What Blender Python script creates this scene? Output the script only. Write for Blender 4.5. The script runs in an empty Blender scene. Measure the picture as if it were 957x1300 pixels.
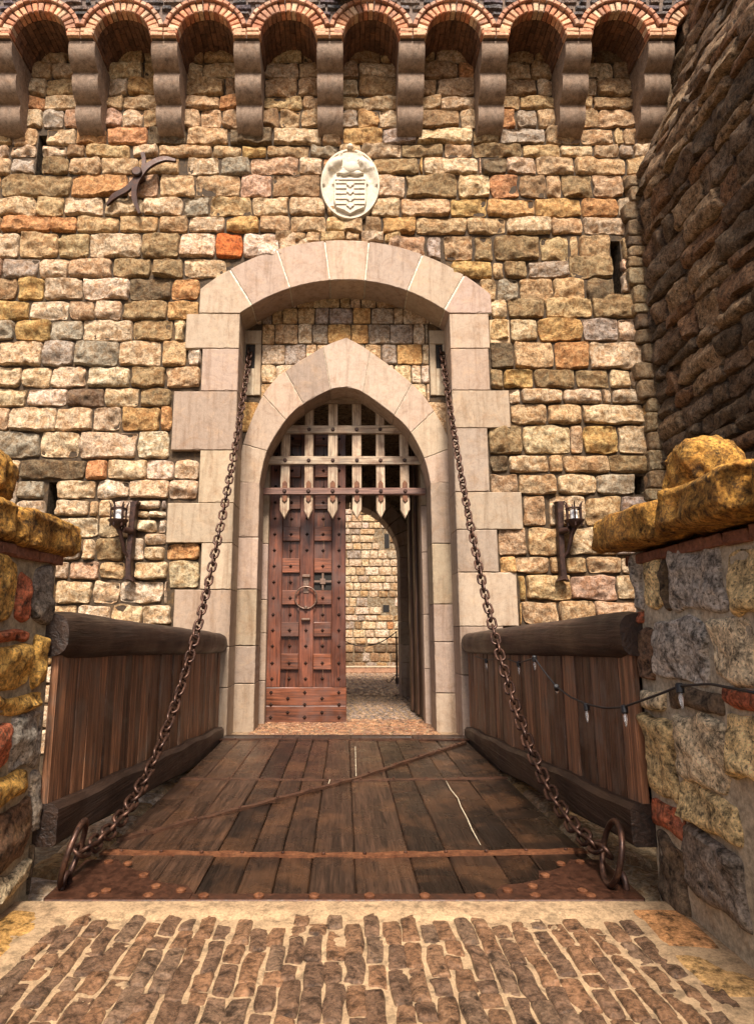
import bpy, math, random
import numpy as np
from mathutils import Vector, Matrix
random.seed(7); RNG = np.random.default_rng(11)
scn = bpy.context.scene; C_ = scn.collection

# ------------------------------------------------------------------ camera model
F = 790.0; T = math.atan(145/790); H = 1.6; S, C = math.sin(T), math.cos(T); D = 9.8
def W(px, py, y):                       # photo direction -> point on the upright plane at depth y
    u = (px-437)/F; v = (650-py)/F; s = y/(C-v*S); return (u*s, y, H+s*(S+v*C))
def G(px, py, z=0.0):                   # photo direction -> point on level plane z
    u = (px-437)/F; v = (650-py)/F; s = (z-H)/(S+v*C); return (u*s, s*(C-v*S), z)
def SX(px, py, x):                      # photo direction -> point on plane x = const
    u = (px-437)/F; v = (650-py)/F; s = x/u; return (x, s*(C-v*S), H+s*(S+v*C))

# ------------------------------------------------------------------ noise
def _h(ix, iy, iz):
    n = (ix*374761393 + iy*668265263 + iz*2147483647) & 0xffffffff
    n = ((n ^ (n >> 13))*1274126177) & 0xffffffff
    n = ((n ^ (n >> 15))*2246822519) & 0xffffffff
    return ((n ^ (n >> 16)) & 0xffff)/65535.0
def vnoise(p):
    p = np.asarray(p, float); i = np.floor(p).astype(np.int64); f = p-i; f = f*f*(3-2*f)
    i = i + 100000; r = 0
    for a in (0, 1):
        for b in (0, 1):
            for c in (0, 1):
                w = (f[..., 0] if a else 1-f[..., 0])*(f[..., 1] if b else 1-f[..., 1])*(f[..., 2] if c else 1-f[..., 2])
                r = r + w*_h(i[..., 0]+a, i[..., 1]+b, i[..., 2]+c)
    return r*2-1
def fbm(p, o=4):
    r = 0; a = 1; t = 0; p = np.asarray(p, float)
    for k in range(o):
        r = r + a*vnoise(p*(2.03**k)+k*17.3); t += a; a *= .52
    return r/t

# ------------------------------------------------------------------ mesh builder
class MB:
    def __init__(s): s.v = []; s.f = []; s.c = []; s.n = 0; s.uv = None; s.mi = []
    def add(s, v, f, col=(1, 1, 1), m=0):
        v = np.asarray(v, float).reshape(-1, 3); s.v.append(v)
        c = np.asarray(col, float)
        if c.ndim == 1: c = np.tile(c[:3], (len(v), 1))
        s.c.append(c)
        n = s.n; s.f += [tuple(int(i)+n for i in q) for q in f]; s.mi += [m]*len(f); s.n += len(v)
    def box(s, a, b, col=(1, 1, 1), m=0, ch=0.0, jit=0.0, M=None):
        x0, y0, z0 = a; x1, y1, z1 = b
        if ch <= 0:
            v = np.array([(x, y, z) for x in (x0, x1) for y in (y0, y1) for z in (z0, z1)], float)
            f = [(0, 1, 3, 2), (4, 6, 7, 5), (0, 4, 5, 1), (2, 3, 7, 6), (0, 2, 6, 4), (1, 5, 7, 3)]
        else:
            v = []; idx = {}
            cs = [(x0, x1), (y0, y1), (z0, z1)]
            for i in (0, 1):
                for j in (0, 1):
                    for k in (0, 1):
                        p = [cs[0][i], cs[1][j], cs[2][k]]; sg = [1-2*i, 1-2*j, 1-2*k]
                        for ax in range(3):
                            q = [p[t]+sg[t]*ch if t != ax else p[t] for t in range(3)]
                            idx[(i, j, k, ax)] = len(v); v.append(q)
            f = []
            for ax in range(3):
                for sd in (0, 1):
                    o = [(0, 0), (1, 0), (1, 1), (0, 1)]; q = []
                    for a_, b_ in o:
                        key = [0, 0, 0]; key[ax] = sd; r = [t for t in range(3) if t != ax]; key[r[0]] = a_; key[r[1]] = b_
                        q.append(idx[tuple(key)+(ax,)])
                    f.append(q)
            for ax in range(3):
                r = [t for t in range(3) if t != ax]
                for a_ in (0, 1):
                    for b_ in (0, 1):
                        k0 = [0, 0, 0]; k0[r[0]] = a_; k0[r[1]] = b_; k1 = list(k0); k1[ax] = 1
                        f.append((idx[tuple(k0)+(r[0],)], idx[tuple(k1)+(r[0],)], idx[tuple(k1)+(r[1],)], idx[tuple(k0)+(r[1],)]))
            for i in (0, 1):
                for j in (0, 1):
                    for k in (0, 1): f.append(tuple(idx[(i, j, k, a)] for a in range(3)))
            v = np.array(v, float)
        if jit: v = v + RNG.uniform(-jit, jit, v.shape)
        if M is not None: v = v @ np.array(M.to_3x3()).T + np.array(M.translation)
        s.add(v, f, col, m)
    def prism(s, pts, y0, y1, col=(1, 1, 1), ch=0.012, m=0, frame=None, rag=False):
        """outline in (u,w); front face at y0 chamfered, back at y1. frame maps (u,y,w)->xyz"""
        P = np.array(pts, float); n = len(P)
        A = 0.5*sum(P[i][0]*P[(i+1) % n][1]-P[(i+1) % n][0]*P[i][1] for i in range(n))
        if A < 0: P = P[::-1]
        if rag:                                # worn, slightly chipped arrises
            N_ = []
            for i in range(n):
                a, b = P[i], P[(i+1) % n]; k = max(1, int(np.linalg.norm(b-a)/.06))
                N_ += [a+(b-a)*t/k for t in range(k)]
            P = np.array(N_); n = len(P)
        e = np.roll(P, -1, 0)-P; L = np.linalg.norm(e, axis=1, keepdims=True)+1e-9; nn = np.stack([-e[:, 1], e[:, 0]], 1)/L
        vn = nn+np.roll(nn, 1, 0); d = (vn*nn).sum(1, keepdims=True); vn = vn/np.maximum(d, .35)
        Q = P+vn*ch
        if rag: Q = P+vn*ch*(RNG.uniform(.5, 1.3, (n, 1))+np.where(RNG.random((n, 1)) < .07, RNG.uniform(.6, 2.2, (n, 1)), 0)); P = P+vn*RNG.uniform(0, .003, (n, 1))
        fr = frame or (lambda u, y, w: (u, y, w))
        v = [fr(a, y0, b) for a, b in Q]+[fr(a, y0+ch, b) for a, b in P]+[fr(a, y1, b) for a, b in P]
        f = [tuple(range(n)), tuple(range(3*n-1, 2*n-1, -1))]
        for i in range(n):
            j = (i+1) % n; f.append((i+n, j+n, j, i)); f.append((i+2*n, j+2*n, j+n, i+n))
        s.add(v, f, col, m)
    def tube(s, pts, r, n=8, col=(1, 1, 1), closed=False, m=0, flat=None):
        P = np.array(pts, float); k = len(P); rr = np.full(k, r, float) if np.isscalar(r) else np.array(r, float)
        t = np.gradient(P, axis=0)
        if closed: t = np.roll(P, -1, 0)-np.roll(P, 1, 0)
        t /= np.linalg.norm(t, axis=1, keepdims=True)+1e-9
        up = np.array([0, 0, 1.0]) if abs(t[0][2]) < .9 else np.array([1.0, 0, 0])
        a = np.cross(t[0], up); a /= np.linalg.norm(a); V = []
        for i in range(k):
            a = a-t[i]*np.dot(a, t[i]); a /= np.linalg.norm(a)+1e-9; b = np.cross(t[i], a)
            for j in range(n):
                an = 2*math.pi*j/n; V.append(P[i]+rr[i]*(a*math.cos(an)+b*math.sin(an)))
        f = []
        for i in range(k if closed else k-1):
            i2 = (i+1) % k
            for j in range(n): j2 = (j+1) % n; f.append((i*n+j, i*n+j2, i2*n+j2, i2*n+j))
        if not closed: f += [tuple(range(n-1, -1, -1)), tuple((k-1)*n+j for j in range(n))]
        s.add(V, f, col, m)
    def grid(s, V, nu, nv, col=(1, 1, 1), m=0):
        f = [(i*nv+j, (i+1)*nv+j, (i+1)*nv+j+1, i*nv+j+1) for i in range(nu-1) for j in range(nv-1)]
        s.add(V, f, col, m)
    def build(s, name, mats, parent=None, smooth=None, bevel=None):
        me = bpy.data.meshes.new(name); V = np.concatenate(s.v); me.from_pydata(V.tolist(), [], s.f)
        a = me.color_attributes.new('Col', 'FLOAT_COLOR', 'POINT'); c = np.concatenate(s.c); c4 = np.ones((len(c), 4)); c4[:, :3] = c
        a.data.foreach_set('color', c4.ravel())
        if not isinstance(mats, (list, tuple)): mats = [mats]
        for q in mats: me.materials.append(q)
        if len(mats) > 1: me.polygons.foreach_set('material_index', s.mi)
        me.update(); 
        if smooth is not None:
            if smooth >= 3.14: me.shade_smooth()
            else:
                try: me.set_sharp_from_angle(angle=smooth)
                except Exception: pass
                me.polygons.foreach_set('use_smooth', [True]*len(me.polygons)); 
                try: me.set_sharp_from_angle(angle=smooth)
                except Exception: pass
        o = bpy.data.objects.new(name, me); C_.objects.link(o)
        if parent: o.parent = parent
        return o
def tag(o, label=None, cat=None, group=None, kind=None):
    if label: o['label'] = label
    if cat: o['category'] = cat
    if group: o['group'] = group
    if kind: o['kind'] = kind
    return o
def empty(name, loc=(0, 0, 0)):
    o = bpy.data.objects.new(name, None); C_.objects.link(o); o.location = loc; o.empty_display_size = .1; return o
def under(root, o):                      # parent keeping world place (meshes are modelled in world space)
    o.parent = root; o.matrix_parent_inverse = Matrix.Translation(-root.location); return o

# ------------------------------------------------------------------ materials
def mat(name): m = bpy.data.materials.new(name); m.use_nodes = True; nt = m.node_tree; return m, nt, nt.nodes['Principled BSDF']
def nd(nt, t, **k):
    n = nt.nodes.new(t)
    for a, b in k.items():
        if a.startswith('i_'): n.inputs[a[2:].replace('_', ' ')].default_value = b
        else: setattr(n, a, b)
    return n
def coords(nt, scale=(1, 1, 1), kind='Object'):
    tc = nd(nt, 'ShaderNodeTexCoord'); mp = nd(nt, 'ShaderNodeMapping'); mp.inputs['Scale'].default_value = scale
    oi = nd(nt, 'ShaderNodeObjectInfo'); cb = nd(nt, 'ShaderNodeCombineXYZ'); ad = nd(nt, 'ShaderNodeVectorMath', operation='MULTIPLY_ADD')
    for i in range(3): nt.links.new(oi.outputs['Random'], cb.inputs[i])
    nt.links.new(cb.outputs[0], ad.inputs[0]); ad.inputs[1].default_value = (41, 23, 57); nt.links.new(tc.outputs[kind], ad.inputs[2])
    nt.links.new(ad.outputs[0], mp.inputs[0]); return mp.outputs[0]
def noise(nt, vec, scale, detail=5, rough=.6, dist=0):
    n = nd(nt, 'ShaderNodeTexNoise'); n.inputs['Scale'].default_value = scale; n.inputs['Detail'].default_value = detail
    n.inputs['Roughness'].default_value = rough; n.inputs['Distortion'].default_value = dist; nt.links.new(vec, n.inputs['Vector']); return n.outputs[0]
def ramp(nt, f, stops):
    r = nd(nt, 'ShaderNodeValToRGB'); e = r.color_ramp.elements
    while len(e) < len(stops): e.new(.5)
    for k, (p, c) in enumerate(stops):
        e[k].position = p; e[k].color = (c, c, c, 1) if np.isscalar(c) else tuple(c)+(1,)
    nt.links.new(f, r.inputs[0]); return r.outputs[0]
def mix(nt, fac, a, b, bt='MIX'):
    m = nd(nt, 'ShaderNodeMix', data_type='RGBA', blend_type=bt)
    for i, x in ((0, fac), (6, a), (7, b)):
        if isinstance(x, (int, float)): m.inputs[i].default_value = x
        elif isinstance(x, tuple): m.inputs[i].default_value = x+(1,)
        else: nt.links.new(x, m.inputs[i])
    return m.outputs[2]
def bump(nt, bs, hts, dist=.01):
    prev = None
    for h, st in hts:
        b = nd(nt, 'ShaderNodeBump'); b.inputs['Strength'].default_value = st; b.inputs['Distance'].default_value = dist
        nt.links.new(h, b.inputs['Height'])
        if prev: nt.links.new(prev, b.inputs['Normal'])
        prev = b.outputs[0]
    nt.links.new(prev, bs.inputs['Normal'])
def attr(nt):
    a = nd(nt, 'ShaderNodeVertexColor'); a.layer_name = 'Col'; return a.outputs[0]

def stone_mat(name, contrast=.6, stain=(.16, .10, .05), stain_amt=.5, ochre=(.45, .24, .07), rough=.85, bstr=.6, fine=38, spots=None, patina=0.0, bd=.02):
    m, nt, bs = mat(name); v = coords(nt); c = attr(nt)
    n1 = noise(nt, v, 4.5, 8, .68, .6); n2 = noise(nt, v, 13, 9, .74, .3); n3 = noise(nt, v, fine, 6, .7)
    c = mix(nt, ramp(nt, n1, [(.52, 0), (.74, .5)]), c, mix(nt, .55, c, ochre))
    c = mix(nt, ramp(nt, noise(nt, v, 3.1, 9, .72, 1.0), [(.53, 0), (.75, stain_amt)]), c, stain)
    if patina:      # weathered brown crust broken through by fresher pale stone
        c = mix(nt, ramp(nt, noise(nt, v, 6.5, 10, .78, .9), [(.46, 0), (.56, patina)]), c, mix(nt, 1.0, c, (.57, .42, .28), 'MULTIPLY'))
        c = mix(nt, ramp(nt, noise(nt, v, 21, 6, .7, .5), [(.53, 0), (.62, patina*.9)]), c, mix(nt, 1.0, c, (.46, .32, .20), 'MULTIPLY'))
    k = ramp(nt, n2, [(.37, 1-contrast*.85), (.5, 1.0), (.63, 1+contrast*.4)])
    c = mix(nt, 1.0, c, k, 'MULTIPLY')
    c = mix(nt, 1.0, c, ramp(nt, n3, [(.38, 1-contrast*.5), (.62, 1+contrast*.25)]), 'MULTIPLY')
    if spots: c = mix(nt, ramp(nt, noise(nt, v, spots[1], 3, .5), [(.58, 0), (.66, .85)]), c, spots[0])
    if name in ('ashlar', 'corbel_stone'):   # rain streaks running down the dressed stone
        v2 = coords(nt, (7, 7, .7)); c = mix(nt, ramp(nt, noise(nt, v2, 1.3, 7, .65, .4), [(.50, 0), (.68, .55)]), c, mix(nt, 1.0, c, (.52, .42, .33), 'MULTIPLY'))
        c = mix(nt, ramp(nt, noise(nt, v, 2.2, 9, .75, 1.2), [(.50, 0), (.64, .5)]), c, mix(nt, 1.0, c, (.72, .60, .50), 'MULTIPLY'))
    nt.links.new(c, bs.inputs['Base Color']); bs.inputs['Roughness'].default_value = rough; bs.inputs['Specular IOR Level'].default_value = .3
    bump(nt, bs, [(n2, bstr), (n3, bstr*.6)], bd); return m
def wood_mat(name, dark, light, axis='y', scale=1.0, rough=.6, extra=None, bstr=.5, var=.35, use_col=False):
    m, nt, bs = mat(name); sc = {'x': (1.2, 26, 26), 'y': (26, 1.2, 26), 'z': (26, 26, 1.2)}[axis]; sc = tuple(q*scale for q in sc)
    oi = nd(nt, 'ShaderNodeObjectInfo'); tc = nd(nt, 'ShaderNodeTexCoord'); ad = nd(nt, 'ShaderNodeVectorMath', operation='MULTIPLY_ADD')
    cb = nd(nt, 'ShaderNodeCombineXYZ'); 
    for i in range(3): nt.links.new(oi.outputs['Random'], cb.inputs[i])
    nt.links.new(cb.outputs[0], ad.inputs[0]); ad.inputs[1].default_value = (37, 51, 23); nt.links.new(tc.outputs['Object'], ad.inputs[2])
    mp = nd(nt, 'ShaderNodeMapping'); mp.inputs['Scale'].default_value = sc; nt.links.new(ad.outputs[0], mp.inputs[0]); v = mp.outputs[0]
    g = noise(nt, v, 1.0, 8, .65, 1.2); g2 = noise(nt, v, 3.2, 5, .6, .3); big = noise(nt, ad.outputs[0], 2.2, 5, .6)
    mid = tuple((a+b)/2 for a, b in zip(dark, light))
    c = ramp(nt, g, [(.33, dark), (.5, mid), (.68, light)])
    c = mix(nt, 1.0, c, ramp(nt, g2, [(.35, .62), (.65, 1.25)]), 'MULTIPLY')
    c = mix(nt, 1.0, c, ramp(nt, big, [(.3, .65), (.7, 1.3)]), 'MULTIPLY')
    c = mix(nt, 1.0, c, ramp(nt, oi.outputs['Random'], [(0, 1-var), (1, 1+var)]), 'MULTIPLY')
    if extra: c = mix(nt, ramp(nt, noise(nt, ad.outputs[0], extra[1], 6, .65, .5), [(.48, 0), (.66, extra[2])]), c, extra[0])
    if use_col: c = mix(nt, 1.0, c, attr(nt), 'MULTIPLY')
    nt.links.new(c, bs.inputs['Base Color'])
    rr = ramp(nt, big, [(.3, rough-.15), (.7, rough+.15)]); nt.links.new(rr, bs.inputs['Roughness'])
    bump(nt, bs, [(g, bstr), (g2, bstr*.6)], .01); return m
def metal_mat(name, base, rust, amt=.6, rough=.5, metallic=.6):
    m, nt, bs = mat(name); v = coords(nt); n = noise(nt, v, 14, 8, .7, .4); n2 = noise(nt, v, 60, 5, .6)
    c = mix(nt, ramp(nt, n, [(.4, 0), (.6, amt)]), base, rust); c = mix(nt, 1.0, c, ramp(nt, n2, [(.3, .6), (.7, 1.3)]), 'MULTIPLY')
    nt.links.new(c, bs.inputs['Base Color']); bs.inputs['Metallic'].default_value = metallic
    nt.links.new(ramp(nt, n, [(.3, rough-.12), (.7, rough+.25)]), bs.inputs['Roughness']); bump(nt, bs, [(n2, .35)], .004); return m

M = {}
M['stone'] = stone_mat('rustic_stone', .6, (.16, .095, .045), .6, (.60, .32, .09), .85, 1.0, 42, None, .8, .06)
M['mortar'] = stone_mat('mortar', .5, stain_amt=.3)
M['ashlar'] = stone_mat('ashlar', .17, (.27, .17, .105), .7, (.56, .35, .18), .75, .25, 60)
M['dark'] = stone_mat('dark_stone', 1.0, (.03, .022, .015), .8, (.22, .12, .05), .85, 1.0, 45, None, .6, .04)
M['lichen'] = stone_mat('lichen_stone', 1.0, (.16, .08, .02), .8, (.66, .33, .03), .9, 1.0, 45, ((.10, .045, .012), 62), .6, .04)
M['pier'] = stone_mat('pier_stone', 1.0, (.12, .09, .06), .55, (.5, .28, .06), .9, .9, 45, ((.10, .075, .045), 55))
M['corbel'] = stone_mat('corbel_stone', .45, (.11, .065, .04), .8, (.36, .2, .1), .8, .3, 50)
M['brick'] = stone_mat('brick', .5, (.2, .1, .06), .4, (.6, .25, .1), .85, .5)
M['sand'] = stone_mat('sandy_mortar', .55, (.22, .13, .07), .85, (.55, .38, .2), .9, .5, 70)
M['cobble'] = stone_mat('paving_brick', .9, (.07, .035, .02), .6, (.26, .13, .07), .22, 1.0, 50)
M['plaque'] = stone_mat('white_stone', .25, (.34, .26, .17), .5, (.66, .56, .42), .8, .25, 60)
M['deck'] = wood_mat('deck_wood', (.005, .003, .002), (.048, .025, .015), 'y', .9, .30, ((.10, .045, .02), 1.9, .5), 1.0, .8)
M['board'] = wood_mat('weathered_board', (.02, .009, .005), (.36, .165, .08), 'z', .8, .5, ((.18, .135, .10), 2.8, .6), 1.0, .6)
M['leaf'] = wood_mat('shaded_door_wood', (.010, .005, .003), (.10, .045, .022), 'z', .8, .55, None, .8, .2)  # open leaf: same door, with the passage shade put into its colour
M['beam'] = wood_mat('dark_beam', (.007, .004, .003), (.055, .028, .017), 'y', .7, .5, ((.06, .034, .021), 2.5, .4), 1.0, .2)
M['door'] = wood_mat('red_door_wood', (.03, .008, .004), (.165, .047, .02), 'z', .7, .45, ((.1, .06, .05), 2.3, .5), .45, .25)
M['doorh'] = wood_mat('red_door_wood_cross', (.04, .012, .006), (.21, .065, .027), 'x', .7, .45, ((.1, .06, .05), 2.3, .5), .45, .3)
M['pale'] = wood_mat('pale_timber', (.17, .105, .06), (.56, .43, .30), 'z', .8, .7, ((.16, .08, .045), 4, .75), .5, .15)
M['paleh'] = wood_mat('pale_timber_cross', (.15, .095, .055), (.52, .40, .28), 'x', .8, .7, ((.16, .08, .045), 4, .75), .5, .15)
M['redh'] = wood_mat('iron_bound_timber', (.09, .04, .03), (.26, .14, .10), 'x', .8, .6, None, .4, .1)
M['iron'] = metal_mat('rusty_iron', (.030, .016, .013), (.075, .032, .02), .7, .45, .5)
M['chain'] = metal_mat('chain_iron', (.05, .028, .022), (.12, .055, .032), .7, .36, .65)
M['plate'] = metal_mat('rust_plate', (.035, .014, .008), (.085, .03, .013), .7, .42, .3)
M['plate2'] = metal_mat('dull_strap', (.055, .028, .018), (.12, .05, .025), .6, .4, .3)
M['strap'] = metal_mat('rust_strap', (.10, .034, .014), (.20, .078, .03), .7, .5, .25)
M['stud'] = metal_mat('stud_iron', (.05, .035, .03), (.09, .05, .035), .5, .35, .7)
m, nt, bs = mat('black_rubber'); bs.inputs['Base Color'].default_value = (.015, .015, .017, 1); bs.inputs['Roughness'].default_value = .5; M['rubber'] = m
m, nt, bs = mat('clear_glass'); bs.inputs['Base Color'].default_value = (.95, .95, .95, 1); bs.inputs['Roughness'].default_value = .05; bs.inputs['Transmission Weight'].default_value = .8; bs.inputs['IOR'].default_value = 1.45; M['glass'] = m
m, nt, bs = mat('white_wax'); bs.inputs['Base Color'].default_value = (.85, .85, .84, 1); bs.inputs['Roughness'].default_value = .4; M['wax'] = m
m, nt, bs = mat('void_dark'); bs.inputs['Base Color'].default_value = (.012, .009, .007, 1); bs.inputs['Roughness'].default_value = .9; M['void'] = m
m, nt, bs = mat('soil'); v = coords(nt); nt.links.new(ramp(nt, noise(nt, v, 2, 8), [(.3, (.10, .075, .045)), (.7, (.22, .17, .10))]), bs.inputs['Base Color']); bs.inputs['Roughness'].default_value = .9; bump(nt, bs, [(noise(nt, v, 6, 8), .8)], .1); M['soil'] = m

# ------------------------------------------------------------------ masonry
PAL = {'cream': (.66, .53, .325), 'white': (.74, .63, .44), 'tan': (.57, .42, .22), 'ochre': (.58, .38, .145), 'brown': (.38, .265, .135),
       'dark': (.21, .15, .085), 'grey': (.42, .36, .265), 'orange': (.62, .17, .04), 'pink': (.58, .40, .25), 'porange': (.58, .31, .13)}
def wallframe(y):  return lambda u, v, h: np.stack([u, y-h, v], -1)      # faces the camera
def sideframe(x, s): return lambda u, v, h: np.stack([x+s*h, u, v], -1)   # s=+1 faces +x
def floorframe(z): return lambda u, v, h: np.stack([u, v, z+h], -1)
def stones(mb, rects, fr, res=.026, prot=.05, rough=.035, edge=.05, rnd=.05, back=.05, mi=0, wob=.012, fq=5.0, minres=4):
    for r in rects:
        u0, u1, v0, v1, col = r[:5]; pr = prot*random.uniform(.75, 1.3)
        nu = max(minres, int((u1-u0)/res)+2); nv = max(minres, int((v1-v0)/res)+2)
        q = np.sin(np.linspace(-1, 1, nu)*math.pi/2); t = np.sin(np.linspace(-1, 1, nv)*math.pi/2)
        q, t = np.meshgrid(q, t, indexing='ij'); hw, hh = (u1-u0)/2, (v1-v0)/2
        cr = min(rnd, hw*.8, hh*.8); sd = random.random()*900
        kx, kz = cr/hw*.3, cr/hh*.3
        U = q*hw*(1-kx*t**6*q**2); V = t*hh*(1-kz*q**6*t**2)
        cu, cv = (u0+u1)/2, (v0+v1)/2
        pw = np.stack([U*3.0+sd, V*3.0, np.full_like(U, sd*.37)], -1)
        eg = np.maximum(np.abs(q), np.abs(t))**3
        U2 = U+eg*wob*fbm(pw*1.7, 2)*1.6; V2 = V+eg*wob*fbm(pw*1.7+55, 2)*1.6
        de = np.minimum((1-np.abs(q))*hw, (1-np.abs(t))*hh); e = np.clip(de/edge, 0, 1); e = 1-(1-e)**2.2
        p3 = np.stack([(U+cu)*fq+sd, (V+cv)*fq*1.25, np.full_like(U, sd)], -1)
        n = fbm(p3, 4); rg = 1-2*np.abs(fbm(p3*.8+31, 3))
        fac = None
        for _ in range(6):                     # cleft facets left by the mason's hammer
            pl_ = random.uniform(.1, .8) + random.uniform(-1, 1)*(U-random.uniform(-.5, .5)*hw)/max(hw, .05)*1.1 + random.uniform(-1, 1)*(V-random.uniform(-.5, .5)*hh)/max(hh, .05)*1.1
            fac = pl_ if fac is None else np.minimum(fac, pl_)
        fac = np.clip(fac, -1.2, 1)
        hgt = pr*e + rough*(n*.55+rg*.3+fac*.55+.12)*np.clip(de/(edge*1.3), 0, 1)
        hgt = np.maximum(hgt, -.02)
        bd = (np.abs(q) > .9999) | (np.abs(t) > .9999); hgt = np.where(bd, -back, hgt)
        c = np.asarray(col)*random.uniform(.92, 1.08)
        mb.grid(fr(U2+cu, V2+cv, hgt).reshape(-1, 3), nu, nv, c, mi)
def flipfix(o): pass
def pick(weights):
    k = random.choices(list(weights), list(weights.values()))[0]; c = np.array(PAL[k])*np.array([1.10, 1.08, 1.17])
    return tuple(c*(1+np.array([random.uniform(-.07, .07)]*3))*np.array([1, random.uniform(.93, .985), random.uniform(.86, 1.02)]))
W_LOW = {'cream': 11, 'white': 8, 'tan': 3, 'ochre': .6, 'brown': .3, 'grey': 1.0, 'pink': .6, 'porange': .3}
W_MID = {'cream': 11, 'white': 4, 'tan': 6, 'ochre': 1, 'brown': 1.0, 'grey': 1.6, 'pink': .9, 'porange': .4, 'dark': .2}
W_TOP = {'cream': 6, 'tan': 8, 'ochre': 1.6, 'brown': 2.5, 'grey': 1.2, 'pink': 1, 'porange': .7, 'dark': .5}
W_RIGHT = {'cream': 7, 'tan': 8, 'ochre': 1.2, 'brown': 1.5, 'grey': 2, 'pink': .4, 'porange': .3}
def auto_rects(u0, u1, v0, v1, hmin, hmax, wmin, wmax, wts, gap=.012):
    out = []; v = v0
    while v < v1-.02:
        h = min(random.uniform(hmin, hmax), v1-v)
        if v1-(v+h) < hmin*.5: h = v1-v
        u = u0-random.uniform(0, wmax)
        while u < u1:
            w = random.uniform(wmin, wmax); a, b = max(u, u0), min(u+w, u1)
            if b-a > wmin*.4: out.append((a+gap/2, b-gap/2, v+gap/2, v+h-gap/2, pick(wts)))
            u += w
        v += h
    return out

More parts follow.
